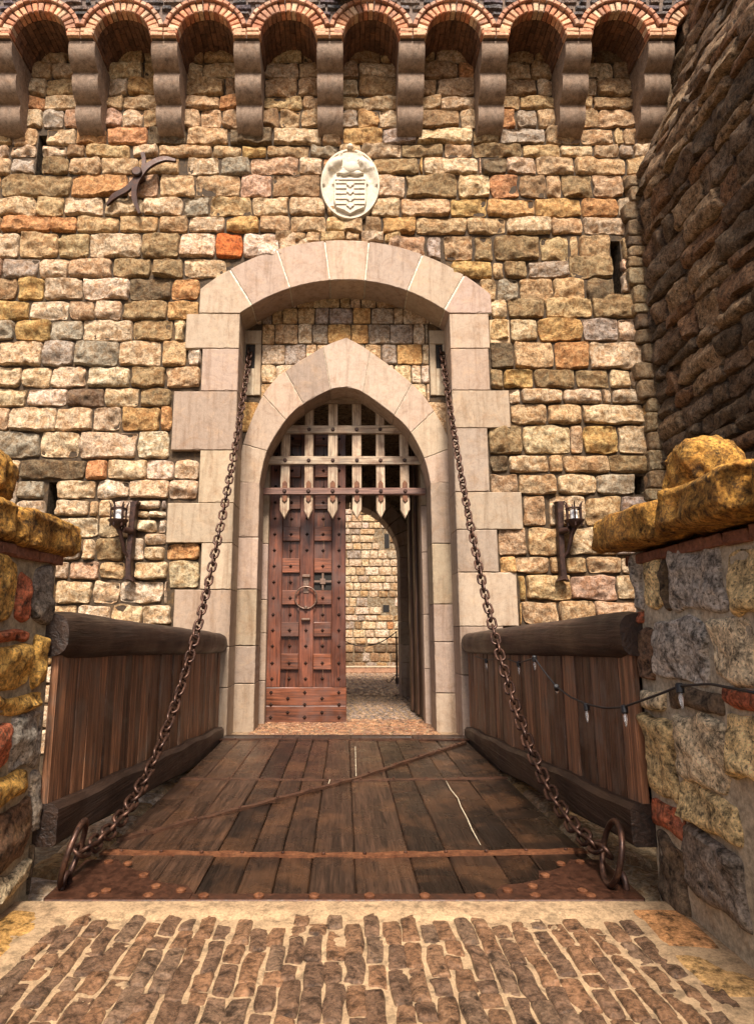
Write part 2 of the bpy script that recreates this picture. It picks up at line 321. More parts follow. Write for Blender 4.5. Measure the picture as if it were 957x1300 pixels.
# traced stones of the gate wall: zoom space (ox, oy, scale) -> courses (top, bottom, [x pairs or joints])
A_, B_, Cc, R_, D_, E_ = (0, 0, 2.175), (430, 0, 2.175), (0, 280, 2.99), (560, 280, 3.087), (0, 560, 2.99), (560, 540, 3.087)
def J(*a): return [(a[i], a[i+1]) for i in range(len(a)-1)]
TR = [
 (A_, 358, 405, [(-30, 38), (40, 108)]+J(128, 213, 298, 410, 515, 634, 755, 890, 942)), (B_, 358, 403, J(10, 122, 215, 367, 443, 567, 665, 757, 783, 865)),
 (A_, 405, 438, [(-25, 30), (32, 102)]+J(120, 186, 240, 366, 441, 589, 666, 738, 856, 935)), (B_, 403, 438, J(0, 62, 172, 287, 368, 503, 610, 700, 770, 810, 890)),
 (A_, 438, 486, [(-20, 32), (34, 100)]+J(118, 192, 282, 386, 498)+J(517, 609, 693, 826, 892, 930)), (B_, 438, 486, J(60, 95, 221, 233, 383, 393, 462, 541, 648, 790, 869, 890)),
 (A_, 486, 547, J(-60, 5, 199, 356, 441, 541, 665, 753, 886)), (B_, 486, 549, J(95, 184, 326, 416, 496, 571, 613, 698, 782, 895)),
 (A_, 548, 600, J(-40, 104, 179, 290, 396, 508, 581, 698, 799, 899, 960)), (B_, 550, 602, J(20, 88, 171, 306, 409, 539, 668, 768, 843, 900)),
 (A_, 601, 645, J(-60, 8, 144, 215, 331, 440, 522, 623, 716, 801, 901, 957)), (B_, 603, 650, J(10, 69, 119, 213, 353, 461, 584, 671, 840, 900)),
 (Cc, 52, 146, J(-70, 81, 226, 344, 543, 683, 818, 924, 1060, 1180)), (R_, 67, 162, [(-210, -60), (-58, 3), (5, 126), (128, 201), (203, 384), (386, 498), (500, 533), (535, 656), (702, 778), (780, 850)]),
 (Cc, 148, 222, J(-60, 16, 153, 268, 430, 578, 699, 862)), (R_, 164, 231, J(40, 199, 243, 334, 498)), (R_, 140, 230, [(500, 671)]), (R_, 152, 209, [(705, 776)]),
 (Cc, 223, 305, J(-60, 73, 174, 318, 495, 652, 760)), (R_, 232, 321, J(150, 217, 303, 436, 562)+[(564, 676)]), (R_, 211, 290, [(705, 784), (786, 850)]),
 (Cc, 307, 382, J(-90, 117, 268, 364, 467, 637, 759)), (R_, 308, 386, J(192, 258, 402, 585)), (R_, 291, 386, [(587, 795), (797, 850)]),
 (Cc, 380, 460, J(-90, 62, 194, 318, 508, 660, 708)), (R_, 388, 477, J(188, 264, 376, 551, 691, 793, 860)),
 (Cc, 458, 556, J(-150, 1, 165, 286, 457, 614, 716, 768)), (R_, 478, 584, J(188, 284, 439, 580, 800, 870)),
 (Cc, 558, 637, J(-90, 86, 199, 332, 499, 631, 764)), (R_, 585, 660, J(188, 241, 362, 522, 656, 738, 822, 890)),
 (Cc, 638, 709, J(-90, 109, 258, 403, 535, 656)), (R_, 661, 720, J(262, 313, 473, 624, 666, 817, 890)),
 (Cc, 709, 802, J(-60, 43, 219, 355, 464, 613, 658)), (R_, 721, 801, J(268, 415, 549, 787, 817, 900)),
 (Cc, 803, 906, J(-150, 158, 306, 524, 646)), (R_, 803, 918, J(183, 318, 501, 551, 691, 837, 915)),
 (Cc, 908, 986, J(-150, -10, 83, 328, 413, 562, 665, 762)), (R_, 920, 991, J(188, 262, 417, 476, 652, 862, 930)),
 (D_, 149, 288, [(-80, 66)]), (D_, 149, 222, J(68, 176)+J(220, 371)+J(373, 493, 645, 755)), (R_, 993, 1076, J(190, 300, 451, 604, 757)+[(792, 862)]),
 (D_, 224, 288, [(68, 176)]+J(214, 341, 378, 432, 517)), (D_, 224, 262, J(519, 613, 636)), (D_, 264, 294, J(519, 568, 634)),
 (D_, 290, 366, J(-80, 60, 213, 377, 462, 517)), (D_, 296, 348, J(519, 602, 634)), (D_, 368, 454, J(-60, 180, 315, 366, 476, 550)), (D_, 350, 398, [(552, 632)]), (D_, 400, 452, [(550, 631)]), (D_, 386, 452, [(633, 763)]),
 (D_, 456, 526, J(-80, 30, 160, 268, 384, 475, 510, 639)), (D_, 455, 559, [(641, 761)]), (D_, 528, 618, J(-60, 60, 214, 355, 460, 623, 639)), (D_, 620, 700, J(-60, 30, 150, 295, 424, 545, 655)),
 (D_, 702, 770, J(-60, 70, 230, 380, 470, 655)), (D_, 772, 850, J(-60, 90, 210, 350, 500, 655)), (D_, 852, 920, J(-60, 70, 230, 400, 540, 655)), (D_, 922, 1000, J(-60, 90, 230, 350, 500, 655)), (D_, 1002, 1090, J(-60, 90, 250, 400, 540, 655)), (D_, 1092, 1190, J(-60, 90, 250, 400, 540, 655)),
 (E_, 278, 396, J(316, 412)+J(414, 560, 702, 860, 960)), (E_, 399, 511, J(222, 332, 500, 680, 860, 980)), (E_, 512, 584, J(226, 289, 421, 480, 569, 703, 840, 980)),
 (E_, 586, 687, J(300, 331, 503, 682, 840, 960)), (E_, 689, 782, J(300, 314, 457, 602, 760, 900)), (E_, 784, 860, J(300, 420, 560, 700, 860)), (E_, 862, 950, J(300, 400, 500, 640, 800)), (E_, 952, 1040, J(300, 430, 560, 720, 860)), (E_, 1042, 1130, J(300, 400, 540, 700, 860)), (E_, 1132, 1240, J(300, 430, 560, 720, 860)),
]
SPEC = [(212,176,'dark'),(320,175,'dark'),(71,218,'brown'),(126,239,'porange'),(46,244,'brown'),(110,179,'porange'),(299,211,'grey'),(248,264,'grey'),(322,193,'ochre'),(416,191,'grey'),
 (291,309,'orange'),(204,309,'brown'),(95,313,'tan'),(192,366,'dark'),(213,337,'brown'),(169,338,'brown'),(237,367,'porange'),(184,392,'brown'),(42,370,'ochre'),(105,394,'pink'),(20,395,'ochre'),(7,422,'grey'),
 (196,418,'brown'),(42,422,'ochre'),(84,420,'grey'),(124,449,'grey'),(189,479,'brown'),(139,480,'white'),(199,504,'brown'),(25,566,'grey'),(69,596,'dark'),(212,529,'porange'),(7,532,'pink'),(194,561,'white'),
 (655,316,'brown'),(702,317,'tan'),(613,316,'brown'),(602,345,'ochre'),(654,343,'brown'),(749,340,'brown'),(644,367,'grey'),(761,363,'dark'),(667,393,'brown'),(783,388,'brown'),(636,452,'dark'),(725,452,'porange'),
 (657,482,'ochre'),(628,482,'brown'),(702,481,'brown'),(751,479,'brown'),(639,560,'brown'),(630,588,'dark'),(804,591,'brown'),(639,614,'pink'),(547,237,'brown'),(618,175,'brown'),(630,195,'brown'),(628,214,'dark'),
 (729,239,'brown'),(593,264,'ochre'),(759,269,'porange'),(487,209,'brown'),(536,192,'brown'),(770,560,'ochre'),(237,700,'porange'),(152,692,'brown'),(663,740,'ochre'),(230,725,'cream'),(48,620,'grey')]
rectsW = []
for (ox, oy, sc), t, b, prs in TR:
    for a, c in prs:
        cx, cy = (a+c)/2/sc+ox, (t+b)/2/sc+oy
        x0 = W(a/sc+ox, cy, D)[0]; x1 = W(c/sc+ox, cy, D)[0]; z1 = W(437, t/sc+oy, D)[2]; z0 = W(437, b/sc+oy, D)[2]
        wts = W_TOP if cy < 290 else (W_RIGHT if cx > 560 else (W_MID if cy < 520 else W_LOW)); col = pick(wts)
        for sx, sy, k in SPEC:
            if a/sc+ox < sx < c/sc+ox and t/sc+oy < sy < b/sc+oy: col = tuple(np.array(PAL[k])*random.uniform(.95, 1.05))
        g = .0115
        rectsW.append((x0+g, x1-g, z0+g, z1-g, col))
# niche stones between and behind the corbels
for k in range(-1, 10):
    xc = -3.09+1.42*(k-3)
    for (t, b) in ((134, 177), (178, 222), (222, 269), (270, 307), (308, 357)):
        z1 = W(437, t/2.175, D)[2]; z0 = W(437, b/2.175, D)[2]; xs = xc+.2; xe = xc+1.42-.2
        cut = [xs, xs+random.choice([.3, .62, .7, .38])*(xe-xs), xe]
        if t == 308 and random.random() < .6: cut = [xs, xs+.3, xs+.68, xe]
        for a, c in zip(cut, cut[1:]): rectsW.append((a+.008, c-.008, z0+.008, z1-.008, pick(W_TOP)))
# continuation past the left and right edges of the picture
zt = W(437, 165, D)[2]
rectsW += auto_rects(-9.5, -6.75, -3.2, zt, .25, .38, .35, .75, W_MID)
# strip of thin stones over the arch crown
for a, b in J(311, 362, 395, 430, 495, 536, 600, 645): 
    x0 = W(a/2.08+200, 299, D)[0]; x1 = W(b/2.08+200, 299, D)[0]; z1 = W(437, 296, D)[2]; z0 = W(437, 309, D)[2]
    rectsW.append((x0+.005, x1-.005, z0, z1, pick(W_MID)))

gate = empty('castle_gatehouse', (0, D, 0))
tag(gate, 'tall yellow stone castle gatehouse with pointed gateway, portcullis and brick arched corbels under the parapet', 'gatehouse')
def part(o): return under(gate, o)
def sub(o, p): o.parent = p; return o

# --- face of the wall: backing with openings
def P2(L, ox=200, oy=280, sc=2.08, y=D):
    return [(W(a/sc+ox, b/sc+oy, y)[0], W(437, b/sc+oy, y)[2]) for a, b in L]
def arc_fit(a, m_, b, n):                 # circular arc through three points
    ax, ay = a; bx, by = m_; cx, cy = b; d = 2*(ax*(by-cy)+bx*(cy-ay)+cx*(ay-by))
    ux = ((ax*ax+ay*ay)*(by-cy)+(bx*bx+by*by)*(cy-ay)+(cx*cx+cy*cy)*(ay-by))/d
    uy = ((ax*ax+ay*ay)*(cx-bx)+(bx*bx+by*by)*(ax-cx)+(cx*cx+cy*cy)*(bx-ax))/d
    r = math.hypot(ax-ux, ay-uy); t0 = math.atan2(ay-uy, ax-ux); t1 = math.atan2(cy-uy, cx-ux)
    return [(ux+r*math.cos(t0+(t1-t0)*i/n), uy+r*math.sin(t0+(t1-t0)*i/n)) for i in range(n+1)]
YO = D-.10                                 # front of the dressed surround
jl = W(300, 650, D)[0]                     # outer jamb arrises (inner edge)
XL, XR = -1.67, 1.72
oin = P2([(218, 245), (250, 214), (350, 178), (455, 158), (500, 156), (548, 158), (660, 185), (757, 230), (770, 245)], y=YO)
zsp = oin[0][1]; XR = oin[-1][0]; XL = oin[0][0]
inner_o = arc_fit(oin[0], oin[4], oin[-1], 28)
mb = MB()
zTOP = 13.4
fr = wallframe(D)
mcol = (.05, .032, .018)
def quad2(mb, x0, z0, x1, z1, y, col): mb.add([(x0, y, z0), (x1, y, z0), (x1, y, z1), (x0, y, z1)], [(0, 1, 2, 3)], col)
# openings for arrow loops are left out of the backing
LOOPS = [(47, 58, 172, 232), (776, 789, 306, 373), (61, 74, 612, 657), (804, 817, 604, 628), (96/1.0, 96.5, 172, 172.5)][:4]
loops = []
for a, b, t, bt in LOOPS:
    cy = (t+bt)/2; loops.append((W(a, cy, D)[0], W(b, cy, D)[0], W(437, bt, D)[2], W(437, t, D)[2]))
def backing(x0, x1, z0, z1):
    xs = sorted({x0, x1} | {q for l in loops for q in l[:2] if x0 < q < x1}); zs = sorted({z0, z1} | {q for l in loops for q in l[2:] if z0 < q < z1})
    for a, b in zip(xs, xs[1:]):
        for c, d in zip(zs, zs[1:]):
            mx, mz = (a+b)/2, (c+d)/2
            if any(l[0] < mx < l[1] and l[2] < mz < l[3] for l in loops): continue
            quad2(mb, a, c, b, d, D, mcol)
backing(-9.5, XL-.06, -3.5, zsp); backing(XR+.06, 8.5, -3.5, zsp)
backing(-9.5, XL-.06, zsp, zTOP); backing(XR+.06, 8.5, zsp, zTOP)
V = []; n = len(inner_o)
for x, z in inner_o: V += [(x if abs(z-zsp) > .01 else (XL-.06 if x < 0 else XR+.06), D, z+.04), (x if abs(z-zsp) > .01 else (XL-.06 if x < 0 else XR+.06), D, zTOP)]
mb.add(V, [(2*i, 2*i+2, 2*i+3, 2*i+1) for i in range(n-1)], mcol)
backing_o = part(mb.build('wall_backing', M['mortar']))
mb = MB(); stones(mb, rectsW, fr, res=.0215, prot=.05, rough=.10, edge=.015, rnd=.055, wob=.024, fq=5.5)
part(mb.build('stone_wall', M['stone'], smooth=.9))
# dark loops
for (a, b, z0, z1), nm in zip(loops, range(4)):
    mb = MB(); y0, y1 = D+.0, D+.7
    mb.add([(a, y0, z0), (a, y0, z1), (a, y1, z1), (a, y1, z0), (b, y0, z0), (b, y0, z1), (b, y1, z1), (b, y1, z0)], [(0, 3, 2, 1), (4, 5, 6, 7), (1, 2, 6, 5), (0, 4, 7, 3), (3, 7, 6, 2)], (.12, .085, .05))
    part(mb.build('arrow_slit', M['dark']))
# gatehouse bulk behind (roof slab and rear) so it is a solid building
mb = MB()
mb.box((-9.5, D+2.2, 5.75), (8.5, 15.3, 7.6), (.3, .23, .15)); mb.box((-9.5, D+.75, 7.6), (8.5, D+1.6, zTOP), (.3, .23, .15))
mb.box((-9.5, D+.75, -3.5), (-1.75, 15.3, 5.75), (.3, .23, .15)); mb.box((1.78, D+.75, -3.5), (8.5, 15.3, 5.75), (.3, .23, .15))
mb.box((-9.5, D+.75, 5.752), (8.5, D+2.198, 7.598), (.3, .23, .15))
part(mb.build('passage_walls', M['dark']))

# --- dressed outer surround
def col_ash(): 
    b = np.array((.36, .27, .20)); k = random.uniform(.74, 1.13); return tuple(b*k*np.array([1, random.uniform(.96, 1.03), random.uniform(.92, 1.06)]))
AP = np.array(P2([(113, 245), (113, 180), (190, 135), (315, 80), (440, 55), (500, 51), (558, 57), (700, 95), (810, 145), (880, 195), (880, 245)], y=YO))
mb = MB(); mo = MB()
outer_poly = [tuple(p) for p in AP]
def along(L, n=60):
    L = np.array(L); d = np.r_[0, np.cumsum(np.linalg.norm(np.diff(L, axis=0), axis=1))]; return L, d
def smooth_outer():
    a = arc_fit(outer_poly[1], outer_poly[5], outer_poly[9], 40); return a
so = smooth_outer()
# voussoir cuts: matching outer/inner points
cuts_o = [(190, 135), (315, 80), (441, 55), (558, 57), (700, 95), (810, 145)]
cuts_i = [(250, 214), (350, 178), (455, 158), (548, 158), (660, 185), (757, 230)]
co = P2(cuts_o, y=YO); ci = P2(cuts_i, y=YO)
def seg(curve, xa, xb):
    pts = [p for p in curve if xa < p[0] < xb]
    def at(x):
        for (a, b), (c, d) in zip(curve, curve[1:]):
            if min(a, c) <= x <= max(a, c) and a != c: return (x, b+(d-b)*(x-a)/(c-a))
        return None
    return [at(xa)]+pts+[at(xb)]
so = sorted(so); io = sorted(inner_o)
bx_o = [so[0][0]]+[c[0] for c in co]+[so[-1][0]]; bx_i = [io[0][0]]+[c[0] for c in ci]+[io[-1][0]]
g = .010
for i in range(7):
    o = seg(so, bx_o[i]+(g if i else 0), bx_o[i+1]-(g if i < 6 else 0)); q = seg(io, bx_i[i]+(g if i else 0), bx_i[i+1]-(g if i < 6 else 0))
    if i == 0: o = [(o[0][0], zsp+.006)]+o
    if i == 6: o = o+[(o[-1][0], zsp+.006)]
    if i == 0: q = [(q[0][0], zsp+.006)]+q[1:]
    if i == 6: q = q[:-1]+[(q[-1][0], zsp+.006)]
    mb.prism(o+q[::-1], YO, D+.62, col_ash(), .012, rag=True)
mo.prism([(so[0][0]+.02, zsp)]+[(x, z-.02) for x, z in so[1:-1]]+[(so[-1][0]-.02, zsp)]+[(x, z+.02) for x, z in io[::-1]], YO+.012, D+.60, (.62, .56, .45), .005)
part(mb.build('outer_arch', M['ashlar'])); part(mo.build('arch_joints', M['mortar']))
mb = MB()
QL = [(236, 398, 442), (256, 442, 496), (219, 496, 571), (253, 571, 638), (212, 638, 689), (255, 689, 748), (220, 748, 821), (277, 821, 873), (277, 873, 955)]
QR = [(621, 398, 442), (621, 442, 495), (647, 495, 543), (620, 543, 624), (663, 624, 672), (632, 672, 726), (657, 726, 795), (640, 795, 857), (640, 857, 945)]
for L, xin, sgn in ((QL, XL, -1), (QR, XR, 1)):
    if sgn == 1: part(mb.build('jamb', M['ashlar'])); mb = MB()
    for k, (px, t, b) in enumerate(L):
        xo = W(px, (t+b)/2, YO)[0]; z1 = W(437, t, YO)[2]-.006; z0 = W(437, b, YO)[2]
        if k == 0: z1 = zsp-.006
        if k == len(L)-1: z0 = -3.2
        xi = xin; a, c = sorted((xo, xi))
        mb.prism([(a, z0), (c, z0), (c, z1), (a, z1)], YO+random.uniform(-.006, .006), D+.62, col_ash(), .012, rag=True)
# little fillers beside the quoins
for a, b, t, bt in ((621, 647, 404, 434),): 
    x0 = W(a, t, YO)[0]; x1 = W(b, t, YO)[0]; mb.prism([(x0+.01, W(437, bt, YO)[2]), (x1, W(437, bt, YO)[2]), (x1, W(437, t, YO)[2]), (x0+.01, W(437, t, YO)[2])], YO+.05, D+.1, (.5, .35, .2), .012)
part(mb.build('jamb', M['ashlar']))

# --- recessed panel and inner pointed arch
YP = D+.55; YI = YP-.07
def PI_(L): return P2(L, y=YI)
in_o_l = [(212, 720), (213, 690), (225, 590), (278, 460), (337, 397), (437, 333), (499, 308)]
in_o_r = [(790, 720), (788, 690), (778, 600), (731, 502), (672, 430), (562, 345), (499, 308)]
in_i_l = [(268, 720), (270, 695), (290, 608), (340, 527), (385, 485), (457, 447), (500, 440)]
in_i_r = [(721, 720), (720, 695), (703, 628), (668, 560), (625, 515), (543, 455), (500, 440)]
OL, OR, IL, IR = map(PI_, (in_o_l, in_o_r, in_i_l, in_i_r))
def curve3(L, k):                          # fine arc over each run of the polyline (Catmull-Rom)
    P = [np.array(p) for p in L]; P = [2*P[0]-P[1]]+P+[2*P[-1]-P[-2]]; out = []
    for i in range(1, len(P)-2):
        for t in np.linspace(0, 1, k, endpoint=False):
            a, b, c, d = P[i-1:i+3]; out.append(tuple(.5*((2*b)+(-a+c)*t+(2*a-5*b+4*c-d)*t*t+(-a+3*b-3*c+d)*t**3)))
    out.append(tuple(P[-2])); return out
K = 5
fOL, fOR, fIL, fIR = (curve3(q, K) for q in (OL, OR, IL, IR))
mb = MB(); mo = MB()
def shrink(poly, g):
    P = np.array(poly); n = len(P); A = sum(P[i][0]*P[(i+1) % n][1]-P[(i+1) % n][0]*P[i][1] for i in range(n))
    if A < 0: P = P[::-1]
    e = np.roll(P, -1, 0)-P; nn = np.stack([-e[:, 1], e[:, 0]], 1)/(np.linalg.norm(e, axis=1, keepdims=True)+1e-9)
    vn = nn+np.roll(nn, 1, 0); d = (vn*nn).sum(1, keepdims=True); return [tuple(p) for p in P+vn/np.maximum(d, .4)*g]
for fo, fi in ((fOL, fIL), (fOR, fIR)):
    for i in range(1, 5):
        o = fo[i*K:(i+1)*K+1]; q = fi[i*K:(i+1)*K+1]
        mb.prism(shrink(o+q[::-1], .004), YI, YP+.5, col_ash(), .010, rag=True)
key = fOL[5*K:]+fOR[5*K:][::-1][1:]; kin = fIL[5*K:]+fIR[5*K:][::-1][1:]
mb.prism(shrink(key+kin[::-1], .004), YI-.003, YP+.5, col_ash(), .010, rag=True)
full_o = fOL[K:]+fOR[K:][::-1][1:]; full_i = fIL[K:]+fIR[K:][::-1][1:]
mo.prism(shrink(full_o+full_i[::-1], .015), YI+.012, YP+.48, (.42, .36, .27), .004)
part(mb.build('pointed_arch', M['ashlar']))
zi = OL[1][1]
jm = MB()
xo_l, xo_r = XL-.05, XR+.05
for (lst, xi, xo) in (([682, 748, 820, 868, 945], IL[1][0], xo_l), ([690, 767, 815, 880, 945], IR[1][0], xo_r)):
    if xi > 0: part(jm.build('jamb', M['ashlar'])); jm = MB()
    z1 = zi
    for py in lst:
        z0 = W(437, py, YI)[2]
        if py == 945: z0 = -.35
        a, c = sorted((xi, xo)); jm.prism([(a, z0+.004), (c, z0+.004), (c, z1-.004), (a, z1-.004)], YI+random.uniform(-.004, .004), YP+.5, col_ash(), .012, rag=True); z1 = z0
part(jm.build('jamb', M['ashlar'])); jm = MB()
# rebate strips behind (narrow second order seen inside the jambs)
for (lst, xi, sg) in (([689, 761, 804, 865, 945], IL[1][0], 1), ([640, 700, 780, 850, 945], IR[1][0], -1)):
    if xi > 0: part(jm.build('rebate', M['ashlar'])); jm = MB()
    z1 = 5.2
    for py in lst:
        z0 = W(437, py, YP+.6)[2] if py != 945 else -.3
        a, c = sorted((xi-sg*.3, xi+sg*.07)); jm.prism([(a, z0+.004), (c, z0+.004), (c, z1-.004), (a, z1-.004)], YP+.72, YP+1.0, col_ash(), .01); z1 = z0
part(jm.build('rebate', M['ashlar'])); part(mo.build('arch_joints', M['mortar']))
# panel backing with pointed opening
mb = MB(); fo_all = full_i; V = []; 
for x, z in fo_all: V += [(x, YP, z+.03), (x, YP, 8.2)]
mb.add(V, [(2*i, 2*i+2, 2*i+3, 2*i+1) for i in range(len(fo_all)-1)], mcol)
quad2(mb, XL-.3, -.3, full_i[0][0], 8.2, YP, mcol); quad2(mb, full_i[-1][0], -.3, XR+.3, 8.2, YP, mcol)
part(mb.build('wall_backing', M['mortar']))
# slot heads
slots = []
for a, b, t, bt in ((234, 257, 330, 392), (733, 753, 330, 392)):
    x0, z1 = P2([(a, t)], y=YP)[0]; x1, z0 = P2([(b, bt)], y=YP)[0]; slots.append((x0, x1, z0, z1))
zz = [P2([(0, q)], y=YP)[0][1] for q in (205, 232, 275, 328, 382, 432, 480, 560, 640, 720)]
rs = []
for z1, z0 in zip(zz, zz[1:]):
    x = XL-.1
    while x < XR+.1:
        w = random.uniform(.16, .48); a, b = x, min(x+w, XR+.15); x += w
        for q_ in slots:                       # stones stop against the slot frames
            if z0 < q_[3]+.09 and z1 > q_[2]-.3 and a < q_[1]+.115 and b > q_[0]-.115:
                if (a+b)/2 < (q_[0]+q_[1])/2: b = q_[0]-.115
                else: a = q_[1]+.115
        cx, cz = (a+b)/2, (z0+z1)/2
        if cz < OL[2][1] and OL[2][0] < cx < OR[2][0]: continue
        if b-a > .06:
            # keep clear of the gate opening
            inside = False
            for qx in (a+.02, b-.02):
                for (ax, az), (bx, bz) in zip(full_i, full_i[1:]):
                    if min(ax, bx) <= qx <= max(ax, bx) and z0 < max(az, bz)+.1: inside = True
            if inside: continue
            rs.append((a+.003, b-.003, z0+.004, z1-.004, pick({'cream': 6, 'white': 4, 'tan': 3, 'grey': 4, 'ochre': 1.6, 'brown': .7})))
xa_, xb_ = slots[0][0], slots[1][1]
for keep in (lambda c: c < xa_, lambda c: xa_ <= c <= xb_, lambda c: c > xb_):
    sel = [r for r in rs if keep((r[0]+r[1])/2) and r[1]-r[0] > .03]
    if not sel: continue
    mb = MB(); stones(mb, sel, wallframe(YP), res=.022, prot=.03, rough=.035, edge=.018, rnd=.04, fq=7)
    part(mb.build('stone_infill', M['stone'], smooth=.9))
for x0, x1, z0, z1 in slots:
    mb = MB(); xs = [x0-.11, x0, x1, x1+.11]
    mb.prism([(xs[0], z0-.5), (xs[1], z0-.5), (xs[1], z1+.01), (xs[0], z1+.01)], YP-.04, YP+.1, (.36, .28, .19), .01)
    mb.prism([(xs[2], z0-.5), (xs[3], z0-.5), (xs[3], z1+.01), (xs[2], z1+.01)], YP-.04, YP+.1, (.36, .28, .19), .01)
    mb.prism([(xs[0], z1+.012), (xs[3], z1+.012), (xs[3], z1+.27), (xs[0], z1+.27)], YP-.045, YP+.1, (.36, .28, .19), .01)
    mb.prism([(xs[1], z0-.5), (xs[2], z0-.5), (xs[2], z0), (xs[1], z0)], YP-.03, YP+.1, (.42, .34, .24), .01)
    o = part(mb.build('chain_slot', M['ashlar']))
    mb = MB(); mb.add([(x0-.002, YP-.012, z0), (x1+.002, YP-.012, z0), (x1+.002, YP-.012, z1+.01), (x0-.002, YP-.012, z1+.01)], [(0, 1, 2, 3)]); q = mb.build('slot_opening', M['void']); sub(q, o)

# --- portcullis
YG = D+1.02
pc = MB(); 
def wx(px, py, y=YG): return W(px, py, y)[0]
def wz(py, y=YG): return W(437, py, y)[2]
port = None
vx = [wx(q, 600) for q in (362, 392, 422.5, 453, 483, 513.5)]
def hbar(py, x0, x1, hh, y0, y1, m, nm):
    mb = MB(); z = wz(py); mb.box((x0, y0, z-hh), (x1, y1, z+hh), ch=.012, jit=.004); return mb.build(nm, m)
port = hbar(624, wx(334, 624), wx(540, 624), .062, YG-.05, YG+.04, M['redh'], 'portcullis'); part(port)
for py, a, b in ((585, -1.38, 1.40), (546, -1.15, 1.15), (508, -.85, .85)): sub(hbar(py, a, b, .078, YG-.04, YG+.02, M['paleh'], 'cross_bar'), port)
zb = wz(659)
for x in vx:
    mb = MB(); w = .065; zt_ = wz(490)+.3
    w = random.uniform(.078, .088); mb.prism([(x-w, zb+.155), (x, zb+random.uniform(0, .02)), (x+w, zb+.17), (x+w, zt_), (x-w, zt_)], YG-.02+.022, YG+.09, ch=.01)
    o = sub(mb.build('upright_bar', M['pale']), port)
    for py in (624, 585, 546):
        mb = MB(); z = wz(py); yy = YG-.05 if py == 624 else YG-.04
        mb.prism([(x+.035*math.cos(t), z+.035*math.sin(t)) for t in np.linspace(0, 6.28, 11)[:-1]], yy-.022, yy+.01, ch=.012); sub(mb.build('bolt', M['iron']), port)
    for dz in (.13, .3): 
        mb = MB(); z = wz(624)+(-dz if dz < .2 else dz-.12); mb.prism([(x+.02*math.cos(t), z+.02*math.sin(t)) for t in np.linspace(0, 6.28, 9)[:-1]], YG-.012, YG+.02, ch=.01); sub(mb.build('bolt', M['iron']), port)
    z = wz(624)  # iron ears above and below the band
    for s_ in (1, -1):
      mb = MB(); mb.prism([(x-.045, z+s_*.064), (x+.045, z+s_*.064), (x+.045, z+s_*.15), (x, z+s_*.20), (x-.045, z+s_*.15)], YG-.025, YG+.01, ch=.004)
      sub(mb.build('iron_ear', M['strap']), port)

